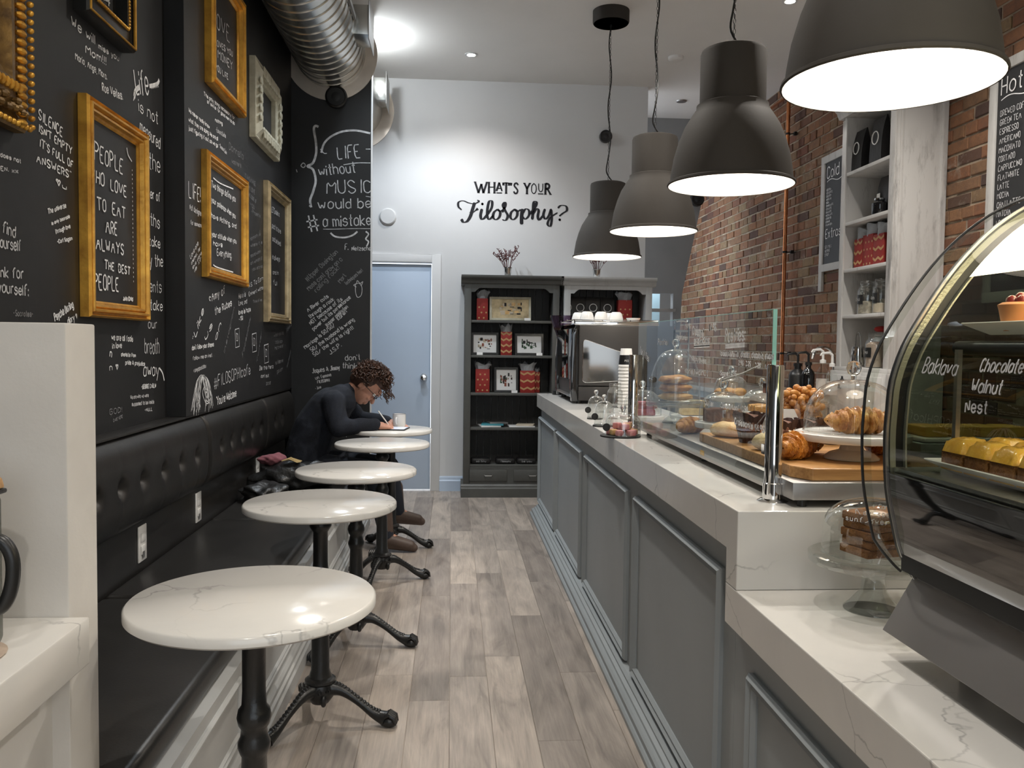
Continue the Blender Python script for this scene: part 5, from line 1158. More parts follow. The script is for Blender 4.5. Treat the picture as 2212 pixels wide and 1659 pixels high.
def stand_with_dome(px, Y, zplate, r, zbase, top, lab, mat, dlab, group=None, flat=.5, kn=.016, scallop=0, base=None):
    P = onY(px, 850, Y); q = stand(P.x, Y, zbase, r, zplate-zbase, lab, mat, group=group, scallop=scallop, base=base)
    d = thing('dome_lid', dlab, 'glass dome', (P.x, Y, zplate+.0025), group='glass dome lids'); dome(d, (0, 0, 0), r*.86, top-zplate, knob=kn, flat=flat); return P.x, Y
cx_, cy_ = stand_with_dome(1843, 2.10, 1.082, .140, ZB, 1.218, 'white pedestal cake stand with a wavy rim on the board', M['white'], 'clear glass dome with ball knob over the croissants', scallop=.02, base=.068, flat=.22, kn=.019)
croissant('croissant', 'large golden croissant under the dome on the white stand', (cx_+.01, cy_-.02, 1.082), .175, .041, radians(0), M['crust'], bend=.3)
croissant('croissant', 'croissant lying behind the large one under the dome', (cx_+.03, cy_+.055, 1.082), .15, .034, radians(170), M['crust'], bend=.3)
# group behind the glass screen
cx_, cy_ = stand_with_dome(1458, 3.39, 1.073, .118, ZTR+.001, 1.285, 'clear glass cake stand holding three pastries', M['standglass'], 'tall clear bell dome over the twisted pastries', group=None, flat=.3, kn=.017, base=.05)
for k, (dz, lab, m_) in enumerate(((0, 'bottom pastry of the stack under the tall bell dome', 'crustpale'), (.036, 'middle pastry of the stack under the tall bell dome', 'crust'), (.070, 'twisted seeded pastry on top of the stack under the bell dome', 'crust'))):
    o = lump(MB(), (0, 0, .019), .070, .048, .019, random.Random(20+k), .10).build('pastry', M[m_], loc=(cx_, cy_, 1.0755+dz)); o.rotation_euler = (0, 0, k*.3-.3); tag(o, lab, 'pastry')
cx_, cy_ = stand_with_dome(1388, 3.76, .985, .100, ZT, 1.10, 'low white cake stand with pink loaf slices by the far post', M['white'], 'clear dome over the pink loaf slices', flat=.3, base=.06)
for k, (dx, dy, dz, lab) in enumerate(((0, 0, 0, 'lower raspberry loaf slice under the dome by the far post'), (.008, .004, .031, 'upper raspberry loaf slice under the dome by the far post'))):
    o = MB().prism(rpoly([(-.055, 0), (.055, 0), (.052, .03), (-.040, .03)], .008, 3), -.03, .03, 'y').build('loaf_slice', M['berrycake'], loc=(cx_+dx, cy_+dy, .987+dz), bevel=.003); tag(o, lab, 'cake')
P = onY(1494, 880, 3.73)
q = stand(P.x, 3.73, ZT, .095, .99-ZT, 'low white cake stand with brown loaf slices behind the glass stand', M['white'])
for k, lab in enumerate(('lower brown loaf slice on the low white stand behind the glass', 'upper brown loaf slice on the low white stand behind the glass')):
    o = MB().prism(rpoly([(-.055, 0), (.055, 0), (.055, .03), (-.050, .034)], .008, 3), -.03, .03, 'y').build('loaf_slice', M['scone'], loc=(P.x, 3.73, .992+k*.035), bevel=.003); tag(o, lab, 'cake')
cx_, cy_ = stand_with_dome(1562, 2.87, 1.037, .095, ZTR+.001, 1.142, 'low white cake stand with dark cake squares behind the writing', M['white'], 'clear dome with ball knob over the dark cake squares', flat=.3, kn=.018, base=.05)
for k, (dx, dy, dz, m_, lab) in enumerate(((-.034, 0, 0, 'chocolate', 'left chocolate cake square on the low white stand'), (.034, 0, 0, 'ginger', 'right golden topped cake square on the low white stand'), (0, .045, 0, 'chocolate', 'rear chocolate cake square on the low white stand'))):
    o = MB().box(-.03, .03, -.022, .022, 0, .045).build('cake_square', M[m_], bevel=.004, loc=(cx_+dx, cy_+dy, 1.0395+dz)); tag(o, lab, 'cake')
cx_, cy_ = stand_with_dome(1578, 3.30, 1.10, .075, ZTR+.001, 1.185, 'white footed plate under the far small dome behind the glass', M['white'], 'small clear dome with knob behind the dark cake dome', flat=.5, kn=.015, base=.04)
for k in range(3):
    o = lump(MB(), (0, 0, .017), .030, .022, .017, random.Random(40+k), .1).build('bun', M['crust'], loc=(cx_+(k-1)*.036, cy_+.01*(k % 2), 1.1025)); o['label'] = ['left', 'middle', 'right'][k]+' small golden bun under the far small dome'; o['category'] = 'bun'; o['group'] = 'buns under the far small dome'
cx_, cy_ = stand_with_dome(1645, 2.98, 1.060, .082, ZTR+.001, 1.150, 'small white footed plate near the near post, behind the muffin', M['white'], 'clear dome over pastry rolls just left of the near post', flat=.3, kn=.015, base=.045)
for k in range(3):
    o = MB().tube([(-.035, 0, 0), (0, 0, .002), (.035, 0, 0)], [.013, .015, .013], 12).build('pastry_roll', M['crust'], loc=(cx_, cy_+(k-1)*.030, 1.0782)); o['label'] = ['nearest', 'middle', 'farthest'][k]+' short pastry roll under the dome left of the near post'; o['category'] = 'pastry'; o['group'] = 'rolls under the dome'
P = AT(1742, 905, ZB)
q = thing('nut_bowl', 'straight glass bowl heaped with candied nuts', 'bowl', (1.10, 2.58, ZB))
mb = MB(); mb.cap = False; mb.lathe([(0, .002), (.065, .002), (.075, .02), (.077, .125)], 36).build('glass', M['domeglass'], q)
r_ = random.Random(8); mb = MB()
for k in range(330):
    a = r_.uniform(0, 2*pi); d = .064*sqrt(r_.random()); zz = .012+r_.random()*(.128+.03*(1-d/.064)); mb.ball((d*cos(a), d*sin(a), zz), .0115*r_.uniform(.8, 1.1), 7, 5, (1, .85, .9))
o = mb.build('candied_nuts', M['nuts'], q); o['kind'] = 'stuff'
o = MB().tube([(1.13, 3.02, 1.235), (1.03, 2.93, 1.205), (.93, 2.84, 1.185)], .004, 8).build('serving_tongs', M['steel']); tag(o, 'thin steel tongs lying across the domes, left of the near post', 'tongs')
# low plate of slices seen through the display case
q = MB().box(-.17, .17, -.09, .09, 0, .012).build('serving_tray', M['white'], bevel=.005, loc=(1.43, 2.25, 1.05)); tag(q, 'white tray of golden slices seen through the display case', 'tray')
q = thing('tray_riser', 'dark riser under the white tray behind the display case', 'riser', (1.43, 2.25, 0)); MB().box(-.19, .19, -.11, .11, 0, 1.049).build('cabinet', M['counter'], q)
for k in range(4):
    o = MB().prism(rpoly([(-.033, 0), (.033, 0), (.033, .028), (-.033, .028)], .006, 3), -.05, .05, 'y').build('golden_slice', M['yellowcake'], bevel=.003, loc=(1.43+(k-1.5)*.078, 2.24, 1.0625)); o['label'] = ['leftmost', 'second from left', 'third from left', 'rightmost'][k]+' golden pastry slice on the white tray seen through the case'; o['category'] = 'pastry'; o['group'] = 'golden slices on the white tray'
# glass cake stand on the lower worktop
t = stand(.905, 1.725, ZL, .135, .118, 'clear glass footed cake stand on the lower worktop', M['standglass'], base=.06)
d = thing('dome_lid', 'clear glass dome lettered flax seed, over the dark layered slices', 'glass dome', (.905, 1.725, ZL+.1215), group='glass dome lids'); dome(d, (0, 0, 0), .108, .118, kn=False, flat=.45)
for s_, z_, a0, a1 in (('+ Carrots', .108, -34, 10), ('flax seed', .096, -55, -8), ('sunflower seed', .083, -62, 12)):
    n = 1; rr_ = .108*(.985 if z_ < .09 else .93)+.002
    for i, ch in enumerate(s_):
        if ch == ' ': continue
        a = radians(a0+(a1-a0)*i/(len(s_)-1)); c = Vector((sin(a), -cos(a), 0)); u_ = Vector((cos(a), sin(a), 0)); k_ = math.sqrt(max(.2, 1-max(0, (z_-.053)/.067)**2))
        b0 = c*(.108*k_+.002)+Vector((0, 0, z_)); write('dome_lettering', ch, b0, b0+u_*.0052, .010, M['chalk'], d, nrm=c, w=.0014, sloppy=.05)
for k in range(5):
    o = MB().box(-.062, .062, -.043, .043, 0, .0175).build('spice_slice', M['ginger'], bevel=.003, loc=(.91+.004*(k % 2), 1.725, ZL+.1225+k*.0183)); o.rotation_euler = (0, 0, .25+.05*k)
    o['label'] = ['lowest', 'second lowest', 'middle', 'second from top', 'topmost'][k]+' dark brown slice under the lettered glass dome'; o['category'] = 'cake'; o['group'] = 'dark slices under the lettered dome'

# ---------------------------------------------------------------- curved glass display case
PROF = [(.842, .884), (.815, .93), (.800, .983), (.786, 1.05), (.781, 1.135), (.783, 1.19), (.788, 1.244), (.808, 1.305), (.840, 1.362), (.878, 1.42), (.918, 1.470), (.97, 1.520), (1.03, 1.560), (1.10, 1.590), (1.20, 1.612), (1.35, 1.62)]
PF = [(q.x, q.y) for q in smooth_path([(a, b, 0) for a, b in PROF], 3)]
def xprof(z):
    for (a, b), (c, d) in zip(PF, PF[1:]):
        if b <= z <= d: return a+(c-a)*(z-b)/max(1e-9, d-b)
    return PF[0][0]
YE = 1.47; YN = .55
t = thing('display_case', 'curved glass pastry display case on the lower worktop', 'display case', (0, 0, 0))
for a in (.92, 1.35):
    for b in (.62, 1.40): MB().cyl((a, b, ZL), .02, .05, 14).build('foot', M['black'], t)
MB().prism([(.790, .786), (.846, .886), (.870, .892), (1.40, .892), (1.40, .786)], YN, YE, 'y').build('steel_base', M['steeldull'], t, bevel=.002, smooth=0)
def off(d): # offset profile inward
    P = [Vector(p) for p in PF]; o = []
    for i in range(len(P)):
        e = (P[min(i+1, len(P)-1)]-P[max(i-1, 0)]).normalized(); o.append(tuple(P[i]+Vector((e.y, -e.x))*d))
    return o
up_i = next(i for i, p in enumerate(PF) if p[1] > 1.075)
MB().add([(x, y, z) for x, z in PF[up_i:] for y in (YN, YE-.012)], [(2*i, 2*i+1, 2*i+3, 2*i+2) for i in range(len(PF)-up_i-1)]).build('curved_glass', M['caseglass'], t)
mb = MB(); mb.sheet(PF[:up_i+1], YN, YE-.012, -.006); mb.build('black_lower_glass', M['darkglass'], t)
def arc_strip(name, d0, d1, ya, yb, mat, i0=0, i1=None):
    A = off(d0)[i0:i1]; B = off(d1)[i0:i1]; n = len(A); vs = []
    for (a, b), (c, d) in zip(A, B): vs += [(a, ya, b), (a, yb, b), (c, yb, d), (c, ya, d)]
    fs = [(4*i+k, 4*i+(k+1) % 4, 4*i+4+(k+1) % 4, 4*i+4+k) for i in range(n-1) for k in range(4)]+[(0, 1, 2, 3), (4*n-4, 4*n-3, 4*n-2, 4*n-1)]
    return MB().add(vs, fs).build(name, mat, t)
arc_strip('black_end_frame', -.001, .006, YE-.012, YE, M['black'])
arc_strip('black_inner_frame', .0165, .030, YE-.012, YE, M['black'])
arc_strip('pale_ridged_strip', .006, .0165, YE-.012, YE-.001, M['casestrip'])
arc_strip('steel_end_trim', -.003, .001, YE-.016, YE-.0125, M['steel'])
arc_strip('inner_edge_trim', .030, .033, YE-.020, YE-.012, M['casestrip'], up_i)
# the separate outer wind shield, a thin bent pane beyond the frame
sh = [(a-(.022 if k > 4 else .022*k/4), b) for k, (a, b) in enumerate(off(0))]
n = len(sh); MB().add([(x, y, z) for x, z in sh for y in (YE+.002, YE+.035)], [(2*i, 2*i+1, 2*i+3, 2*i+2) for i in range(n-1)]).build('outer_glass_strip', M['caseglass'], t)
mb = MB(); mb.tube([(x, YE+.036, z) for x, z in sh], .0026, 6).build('glass_strip_edge', M['black'], t)
# end glass, deck, back, canopy light
ig = off(.03)[up_i:]
MB().prism([(x, z) for x, z in ig]+[(1.38, 1.60), (1.38, 1.075)], YE-.008, YE-.006, 'y').build('end_glass', M['endglass'], t, smooth=0)
MB().box(.795, 1.38, YN, YE-.013, 1.074, 1.088).build('deck', M['steel'], t, bevel=.002)
MB().box(.815, 1.40, YN, YE-.013, .90, 1.073).build('plinth_box', M['black'], t)
MB().box(1.38, 1.40, YN, YE, .892, 1.62).build('rear_frame', M['blackgloss'], t)
MB().box(.82, 1.40, YN, YN+.01, .892, 1.45).build('near_end_panel', M['black'], t)
li = [p for p in off(.016) if p[1] > 1.425]
MB().add([(x, y, z) for x, z in li for y in (YN+.02, YE-.045)], [(2*i, 2*i+1, 2*i+3, 2*i+2) for i in range(len(li)-1)]).build('canopy_light', M['caselight'], t)
MB().box(.865, 1.36, YN+.02, YE-.05, 1.318, 1.324).build('upper_shelf', M['glass'], t)
MB().tube([(.885, YN+.02, 1.303), (.885, YE-.05, 1.303)], .012, 12).build('shelf_light_tube', M['black'], t)
MB().box(.86, .868, YE-.09, YE-.08, 1.08, 1.30).build('shelf_bracket', M['steel'], t)
lamp('case_light', 'AREA', (1.05, 1.0, 1.50), 3.2, (1, .82, .5), .35)
def ctext(s, x0, y0, x1, y1, h, w=.0042, mat='chalkdim'):
    a, b, c = onX(x0, y0, .785), onX(x1, y1, .785), onX(x0, y0-h, .785)
    mb = MB(); st, wd = text_strokes(s, TXR, .08); u = (b-a); hh = (c-a).length; yv = Vector((0, 0, 1))
    for p in st:
        pp = []
        for q0, q1 in p:
            P = a+u*(q0/wd)+yv*(q1/6*hh); pp.append(Vector((xprof(P.z)-.0012, P.y, P.z)))
        ribbon(mb, pp, w, NL)
    mb.build('case_lettering', M[mat], t, smooth=0)
ctext('Baklava', 1984, 805, 2056, 812, 32, .0028); ctext('Chocolate', 2104, 802, 2194, 806, 28, .003); ctext('Walnut', 2096, 846, 2160, 852, 28, .003); ctext('Nest', 2088, 890, 2134, 893, 26, .003)
ctext('Ice', 2092, 592, 2122, 580, 20, .0028)
# plates and cakes inside the case
def plate(x, y, z, lx, ly, lab):
    mb = MB(); vs = [(-lx*.36, -ly*.36, 0), (lx*.36, -ly*.36, 0), (lx*.36, ly*.36, 0), (-lx*.36, ly*.36, 0), (-lx/2, -ly/2, .020), (lx/2, -ly/2, .020), (lx/2, ly/2, .020), (-lx/2, ly/2, .020),
          (-lx/2+.004, -ly/2+.004, .022), (lx/2-.004, -ly/2+.004, .022), (lx/2-.004, ly/2-.004, .022), (-lx/2+.004, ly/2-.004, .022), (-lx*.35, -ly*.35, .006), (lx*.35, -ly*.35, .006), (lx*.35, ly*.35, .006), (-lx*.35, ly*.35, .006)]
    fs = [(0, 1, 2, 3), (12, 13, 14, 15)]+[(a+k, a+(k+1) % 4, a+4+(k+1) % 4, a+4+k) for a in (0, 4, 8) for k in range(4)]
    o = mb.add(vs, fs).build('serving_plate', M['white'], bevel=.003, loc=(x, y, z), smooth=40); return tag(o, lab, 'plate')
plate(.925, 1.24, 1.0885, .20, .36, 'white rectangular plate of baklava on the case deck')
def layered(x, y, z, w, d, h, lab, grp, rz=0):
    q = thing('baklava_piece', lab, 'baklava', (x, y, z), rz, grp)
    MB().box(-w/2, w/2, -d/2, d/2, 0, h*.18).build('bottom_pastry', M['yellowcake'], q, bevel=.002); MB().box(-w/2+.001, w/2-.001, -d/2+.001, d/2-.001, h*.18, h*.55).build('nut_filling', M['ginger'], q, bevel=.001)
    rz_ = random.Random(int(x*9999+y*777)); nn = 9; vs = []; fs = []
    for i in range(nn+1):
        for j in range(nn+1):
            a, b = i/nn*2-1, j/nn*2-1; e_ = max(abs(a), abs(b)); vs.append((a*w/2*1.03, b*d/2*1.03, h*.55 if e_ > .99 else h*(.93+.07*cos(a*1.4)*cos(b*1.4)-(.10 if e_ > .75 else 0)+rz_.uniform(-.025, .025))))
    for i in range(nn):
        for j in range(nn): k0 = i*(nn+1)+j; fs.append((k0, k0+1, k0+nn+2, k0+nn+1))
    MB().add(vs, fs).build('glazed_top', M['glaze'], q, smooth=60)
k = 0
for j, y_ in enumerate((1.355, 1.29, 1.225, 1.16)):
    layered(.868, y_, 1.0965, .060, .060, .056, ['farthest', 'second farthest', 'third', 'nearest'][j]+' baklava square in the glass-side row of the plate', 'baklava squares'); layered(.935, y_-.005, 1.0965, .060, .060, .056, ['farthest', 'second farthest', 'third', 'nearest'][j]+' baklava square in the inner row of the plate', 'baklava squares')
plate(.955, 1.22, 1.3245, .18, .34, 'white angular plate of cherry cheesecakes on the upper case shelf')
for j, (x_, y_) in enumerate(((.905, 1.29), (.915, 1.19), (.985, 1.25), (.99, 1.15))):
    q = thing('cherry_cheesecake', ['far', 'near', 'inner far', 'inner near'][j]+' small cheesecake with glossy cherry top on the upper shelf', 'cake', (x_, y_, 1.3305), group='cherry cheesecakes')
    MB().lathe([(0, 0), (.024, 0), (.031, .035), (.033, .042), (.026, .046), (0, .046)], 28).build('cheesecake', M['cakebody' if j % 2 == 0 else 'yellowcake'], q)
    mb = MB()
    for i in range(6): mb.ball((.015*cos(i*1.05), .015*sin(i*1.05), .049), .0085, 9, 6)
    mb.ball((0, 0, .054), .009, 9, 6).build('cherries', M['cherry'], q)

# ---------------------------------------------------------------- tall white shelf unit on the brick wall
XS = 2.55; t = thing('shelf_unit', 'tall distressed white open shelf unit standing against the brick wall', 'shelf unit', (0, 0, 0))
ya, yb = 4.76, 5.42; WD = M['white_distress']; XW = XBR-.012
MB().box(XS, XW, ya, ya+.024, 1.18, 2.80).build('near_side', WD, t, bevel=.002)
MB().box(XS, XW, yb-.022, yb, 1.18, 2.80).build('far_side', WD, t, bevel=.002)
MB().box(XS-.012, XS, ya-.006, ya+.055, 1.18, 2.80).build('near_stile', WD, t, bevel=.002); MB().box(XS-.012, XS, yb-.05, yb+.006, 1.18, 2.78).build('far_stile', WD, t, bevel=.002)
for a in (XS+.02, XW-.045): MB().box(a, a+.022, ya-.005, ya, 1.18, 2.79).build('side_batten', WD, t, bevel=.001)
for k in range(6): MB().box(XW-.014, XW-.002, ya+.024+k*.1023, ya+.024+(k+1)*.1023-.003, 1.18, 2.80).build('back_board', WD, t, bevel=.001)
SZ = [2.435, 2.115, 1.812, 1.515]
for z_ in SZ: MB().box(XS-.004, XW-.014, ya+.024, yb-.022, z_-.022, z_).build('shelf', WD, t, bevel=.002)
MB().box(XS-.02, XW, ya-.01, yb+.01, 1.155, 1.18).build('bottom_shelf', WD, t, bevel=.002)
MB().prism([(XW, 2.80), (XS-.012, 2.80), (XS-.02, 2.815), (XS-.03, 2.84), (XS-.07, 2.875), (XS-.08, 2.885), (XS-.08, 2.90), (XW, 2.90)], ya-.06, yb+.06, 'y').build('cornice', WD, t, smooth=0)
q = MB().box(XS-.035, XW, ya-.04, yb+.035, 0, 1.154).build('base_cabinet', WD, t, bevel=.003)
MB().box(XS-.043, XS-.036, ya+.02, (ya+yb)/2-.006, .62, 1.13).build('cabinet_door', WD, t, bevel=.003); MB().box(XS-.043, XS-.036, (ya+yb)/2+.006, yb-.02, .62, 1.13).build('cabinet_door', WD, t, bevel=.003)
for y_, z_, s_ in ((4.93, 1.075, 1), (5.26, 1.10, .7), (5.30, 1.045, .8)):
    mb = MB(); mb.prism(rpoly([(y_-.018*s_, z_), (y_+.018*s_, z_), (y_+.015*s_, z_+.03*s_), (y_-.015*s_, z_+.03*s_)], .006*s_, 3), XS-.046, XS-.0425, 'x'); mb.prism(rpoly([(y_-.036*s_, z_+.004), (y_-.03*s_, z_-.006), (y_+.03*s_, z_-.006), (y_+.036*s_, z_+.004), (y_, z_+.002)], .002, 2), XS-.046, XS-.0425, 'x')
    mb.build('hat_decal', M['black'], t, smooth=0)
def shelfthing(o): return o
RX = -pi/2
for k, (y_, x_, w_, h_, lab) in enumerate(((5.335, 2.625, .14, .27, 'black coffee bag with ring logo, far end of the top shelf of the white unit'), (5.22, 2.72, .13, .24, 'black coffee bag pushed back in the middle of the top shelf'), (5.10, 2.63, .15, .29, 'black coffee bag with ring logo, near end of the top shelf of the white unit'))):
    coffee_bag(x_, y_, SZ[0]+.001, w_, h_, lab, ax=RX, grp='black coffee bags on the white unit')
coffee_bag(2.67, 5.07, SZ[1]+.001, .16, .25, 'plain black bag with a small white label on the second shelf', ring=False, ax=RX, grp='black coffee bags on the white unit')
o = MB().box(2.628, 2.630, 5.09, 5.125, SZ[1]+.10, SZ[1]+.145).build('white_tag', M['paper']); tag(o, 'small white tag stuck on the plain black bag', 'tag')
q = thing('glass_jar', 'dark round jar in front of the plain black bag on the second shelf', 'jar', (2.598, 5.03, SZ[1]+.001)); MB().lathe([(0, 0), (.04, 0), (.045, .01), (.045, .07), (.03, .085), (.03, .09), (0, .09)], 24).build('body', M['blackgloss'], q); MB().lathe([(.032, .09), (.032, .10), (0, .10)], 20).build('lid', M['chrome'], q)
for k, (y_, w_, kd, lab) in enumerate(((5.29, .11, 'chevron', 'chevron gift bag at the far end of the third shelf of the white unit'), (5.165, .13, 'dots', 'red gold dotted gift bag in the middle of the third shelf of the white unit'), (5.03, .13, 'chevron', 'chevron gift bag at the near end of the third shelf of the white unit'))):
    q = gift_bag(0, SZ[2]+.001, w_, .19+.012*(k == 1), lab, kd, tis=1.1, rz=RX, grp='gift bags on the white unit'); q.location = (2.60, y_, SZ[2]+.001)
NX = Vector((-1, 0, 0))
jar(2.68, 5.30, SZ[3]+.001, .055, .20, 'clear labelled jar of biscuits at the far left of the fourth shelf', M['jarfill'], .35, 'Coconut', 'jars on the fourth shelf', nrm=NX)
jar(2.62, 5.19, SZ[3]+.001, .058, .21, 'front clear jar with black label on the fourth shelf', M['jarfill'], .4, 'Chai', 'jars on the fourth shelf', nrm=NX)
jar(2.745, 5.16, SZ[3]+.001, .058, .21, 'clear jar at the back of the fourth shelf', M['jarfill'], .5, None, 'jars on the fourth shelf', nrm=NX)
jar(2.61, 5.0, SZ[3]+.001, .048, .21, 'clear black labelled jar at the near end of the fourth shelf', M['artcream'], .3, 'Oats', 'jars on the fourth shelf', nrm=NX)
q = thing('milk_pitcher', 'small steel pitcher with wire handle on the lowest shelf', 'pitcher', (2.61, 5.27, 1.181)); MB().lathe([(0, 0), (.045, 0), (.047, .02), (.036, .13), (.034, .13), (.04, .02), (0, .01)], 28).build('body', M['chrome'], q); MB().tube(smooth_path([(0, .04, .12), (0, .03, .2), (0, 0, .22), (0, -.03, .19), (0, -.045, .03)], 4), .0035, 7).build('wire_handle', M['steel'], q)
jar(2.71, 5.17, 1.181, .055, .22, 'clear jar with small black label behind the oat jar', M['jarfill'], .5, 'Hot Choc', 'jars on the lowest shelf', nrm=NX)
jar(2.62, 5.06, 1.181, .062, .215, 'big jar of oat coloured powder labelled Chai on the lowest shelf', M['creamjar'], .75, 'Chai', 'jars on the lowest shelf', nrm=NX)
o = lump(MB(), (0, 0, .02), .045, .035, .02, random.Random(3), .1).build('red_scoop', M['red'], loc=(2.70, 4.87, 1.385)); o.location = (2.71, 5.17, 1.403); tag(o, 'red cap on the jar at the back of the lowest shelf', 'cap')
# menus
def menu(lab, y0, y1, z0, z1, head, rows, leg=0, foot=None, seed=1):
    q = thing('menu_board', lab, 'menu board', (XBR-.012, (y0+y1)/2, z0)); hy = (y1-y0)/2; h = z1-z0; b = .055; WF = M['white_frame']
    MB().box(-.022, 0, -hy, -hy+b, 0, h).build('frame_bar', WF, q, bevel=.002); MB().box(-.022, 0, hy-b, hy, -leg, h).build('frame_bar', WF, q, bevel=.002)
    MB().box(-.023, 0, -hy, hy, h-b, h).build('frame_bar', WF, q, bevel=.002); MB().box(-.023, 0, -hy, hy, 0, b).build('frame_bar', WF, q, bevel=.002)
    if leg: MB().box(-.022, 0, -hy, -hy+b, -leg, 0).build('frame_bar', WF, q, bevel=.002)
    MB().box(-.010, -.002, -hy+b-.004, hy-b+.004, b-.004, h-b+.004).build('slate_panel', M['board'], q)
    def tx(s_, z, hh, w, yl=None, yr=None, m_='paper'):
        a = hy-b-.03 if yl is None else yl; e = min(len(s_)*hh*.62, 2*hy-2*b-.05) if yr is None else yr
        write('menu_writing', s_, (-.0112, a, z), (-.0112, a-e, z), hh, M[m_], q, nrm=NX, w=w, sloppy=.05)
    tx(head, h-b-.12, .085, .008, m_='chalk'); mb = MB(); ribbon(mb, [Vector((-.0112, hy-b-.03-k*.02, h-b-.145+.012*sin(k*.5))) for k in range(14)], .005, NX); mb.build('flourish', M['chalk'], q, smooth=0)
    z = h-b-.20; st = (h-2*b-.24-(.24 if foot else 0))/max(1, len(rows))
    for r_ in rows: tx(r_, z-st*.6, min(.032, st*.62), .0038, m_='chalkdim'); z -= st
    if foot: tx(foot[0], z-.085, .07, .007, m_='chalk'); z -= .13; [tx(r_, z-.03*(i+1), .022, .003, m_='chalkdim') for i, r_ in enumerate(foot[1:])]
    return q
menu('slate menu board headed Cold in a weathered white frame, left of the white unit', 5.60, 6.41, 1.885, 2.765, 'Cold Drinks', ['ICED TEA', 'ICED COFFEE', 'COLD BREW', 'AMERICANO', 'MOCHA', 'SPANISH LATTE', 'ICED LATTE', 'CHAI LATTE', 'MATCHA LATTE', 'LONDON FOG', 'LEMONADE', 'ITALIAN SODA'], leg=.15, foot=['Extras', 'SOY MILK', 'ALMOND', 'SYRUP'])
menu('large slate menu board headed Hot, in a weathered white frame at the photo edge', 3.30, 4.36, 1.55, 2.80, 'Hot Drinks', ['BREWED COFFEE', 'GREEN TEA', 'ESPRESSO', 'AMERICANO', 'MACCHIATO', 'CORTADO', 'CAPPUCCINO', 'FLATWHITE', 'LATTE', 'MOCHA', 'CHAI LATTE', 'MATCHA', 'LONDON FOG', 'HOT CHOCOLATE', 'WHITE HOT', 'ICED', 'APPLE CIDER', 'VANILLA LATTE', 'CARAMEL'])
# back counter and what stands on it
t = thing('back_counter', 'grey back counter along the brick wall, mostly hidden', 'counter', (0, 0, 0)); MB().box(2.28, XW, 5.48, 8.2, 0, .90).build('carcass', M['counter'], t); MB().box(2.25, XW, 5.47, 8.22, .90, .94).build('worktop', M['quartz'], t, bevel=.002)
def pump(x, y, z, r, h, lab, mat, cm, lbl=None, grp='pump bottles'):
    q = thing('pump_bottle', lab, 'bottle', (x, y, z), group=grp)
    MB().lathe([(0, 0), (r, 0), (r, h*.72), (r*.85, h*.82), (r*.4, h*.92), (r*.4, h), (0, h)], 24).build('body', mat, q)
    mb = MB(); mb.lathe([(r*.5, h), (r*.5, h+.02), (.008, h+.025), (.008, h+.08), (0, h+.08)], 16); mb.tube([(0, 0, h+.075), (-.02, 0, h+.09), (-.07, 0, h+.085), (-.08, 0, h+.07)], [.009, .009, .007, .005], 8); mb.build('pump', cm, q)
    if lbl: MB().lathe([(r*1.01, h*.25), (r*1.01, h*.60)], 24).build('label', M[lbl], q)
P = onX(1722, 840, 2.42); pump(2.42, P.y, .94, .06, .23, 'short wide black pump jar nearest the copper pipe', M['black'], M['black'])
P = onX(1745, 840, 2.45); pump(2.45, P.y, .94, .045, .24, 'slim black pump bottle beside the wide black jar', M['blackgloss'], M['black'])
P = onX(1776, 840, 2.45); pump(2.45, P.y, .94, .040, .26, 'clear syrup bottle with white pump and cream label', M['glass'], M['white'], 'syrup')
P = onX(1796, 840, 2.44); pump(2.44, P.y, .94, .036, .24, 'second clear syrup bottle with cream label by the white unit', M['glass'], M['white'], 'syrup')
P = onX(1802, 760, 2.75); q = thing('tap', 'curved chrome tap behind the syrup bottles', 'tap', (2.75, P.y, .94)); MB().tube(smooth_path([(0, 0, 0), (0, 0, .28), (-.05, 0, .36), (-.13, 0, .35), (-.16, 0, .28)], 5), .011, 10).build('spout', M['chrome'], q)
# chrome rack and kitchen bits near the corridor
P = onY(1473, 700, 5.9); q = thing('wire_rack', 'chrome framed rack with pale slats behind the glass screen', 'rack', (P.x, 5.9, .94)); 
MB().tube(smooth_path([(-.05, 0, 0), (-.05, 0, .50), (-.035, 0, .535), (.035, 0, .535), (.05, 0, .50), (.05, 0, 0)], 5), .007, 8).build('hoop', M['chrome'], q)
for k in range(5): MB().box(-.045, .045, -.004, .004, .28+k*.045, .295+k*.045).build('slat', M['steel'], q)
q2 = thing('rack_table', 'low dark service table under the chrome rack behind the counter', 'table', (P.x, 5.9, 0)); MB().box(-.15, .15, -.2, .2, .90, .939).build('top', M['steel'], q2)
for a in (-.13, .13):
    for b in (-.18, .18): MB().box(a-.012, a+.012, b-.012, b+.012, 0, .90).build('leg', M['steel'], q2)
q = struct('trim_3', MB().box(1.90, 2.24, Yg-.03, Yg+.11, 1.645, 1.675), M['steeldull']); 
o = MB().lathe([(0, 0), (.03, 0), (.03, .10), (.012, .14), (.012, .17), (0, .17)], 16).build('red_bottle', M['red'], loc=(1.96, Yg+.05, 1.521)); tag(o, 'small red bottle on the sill of the bright corridor opening', 'bottle')

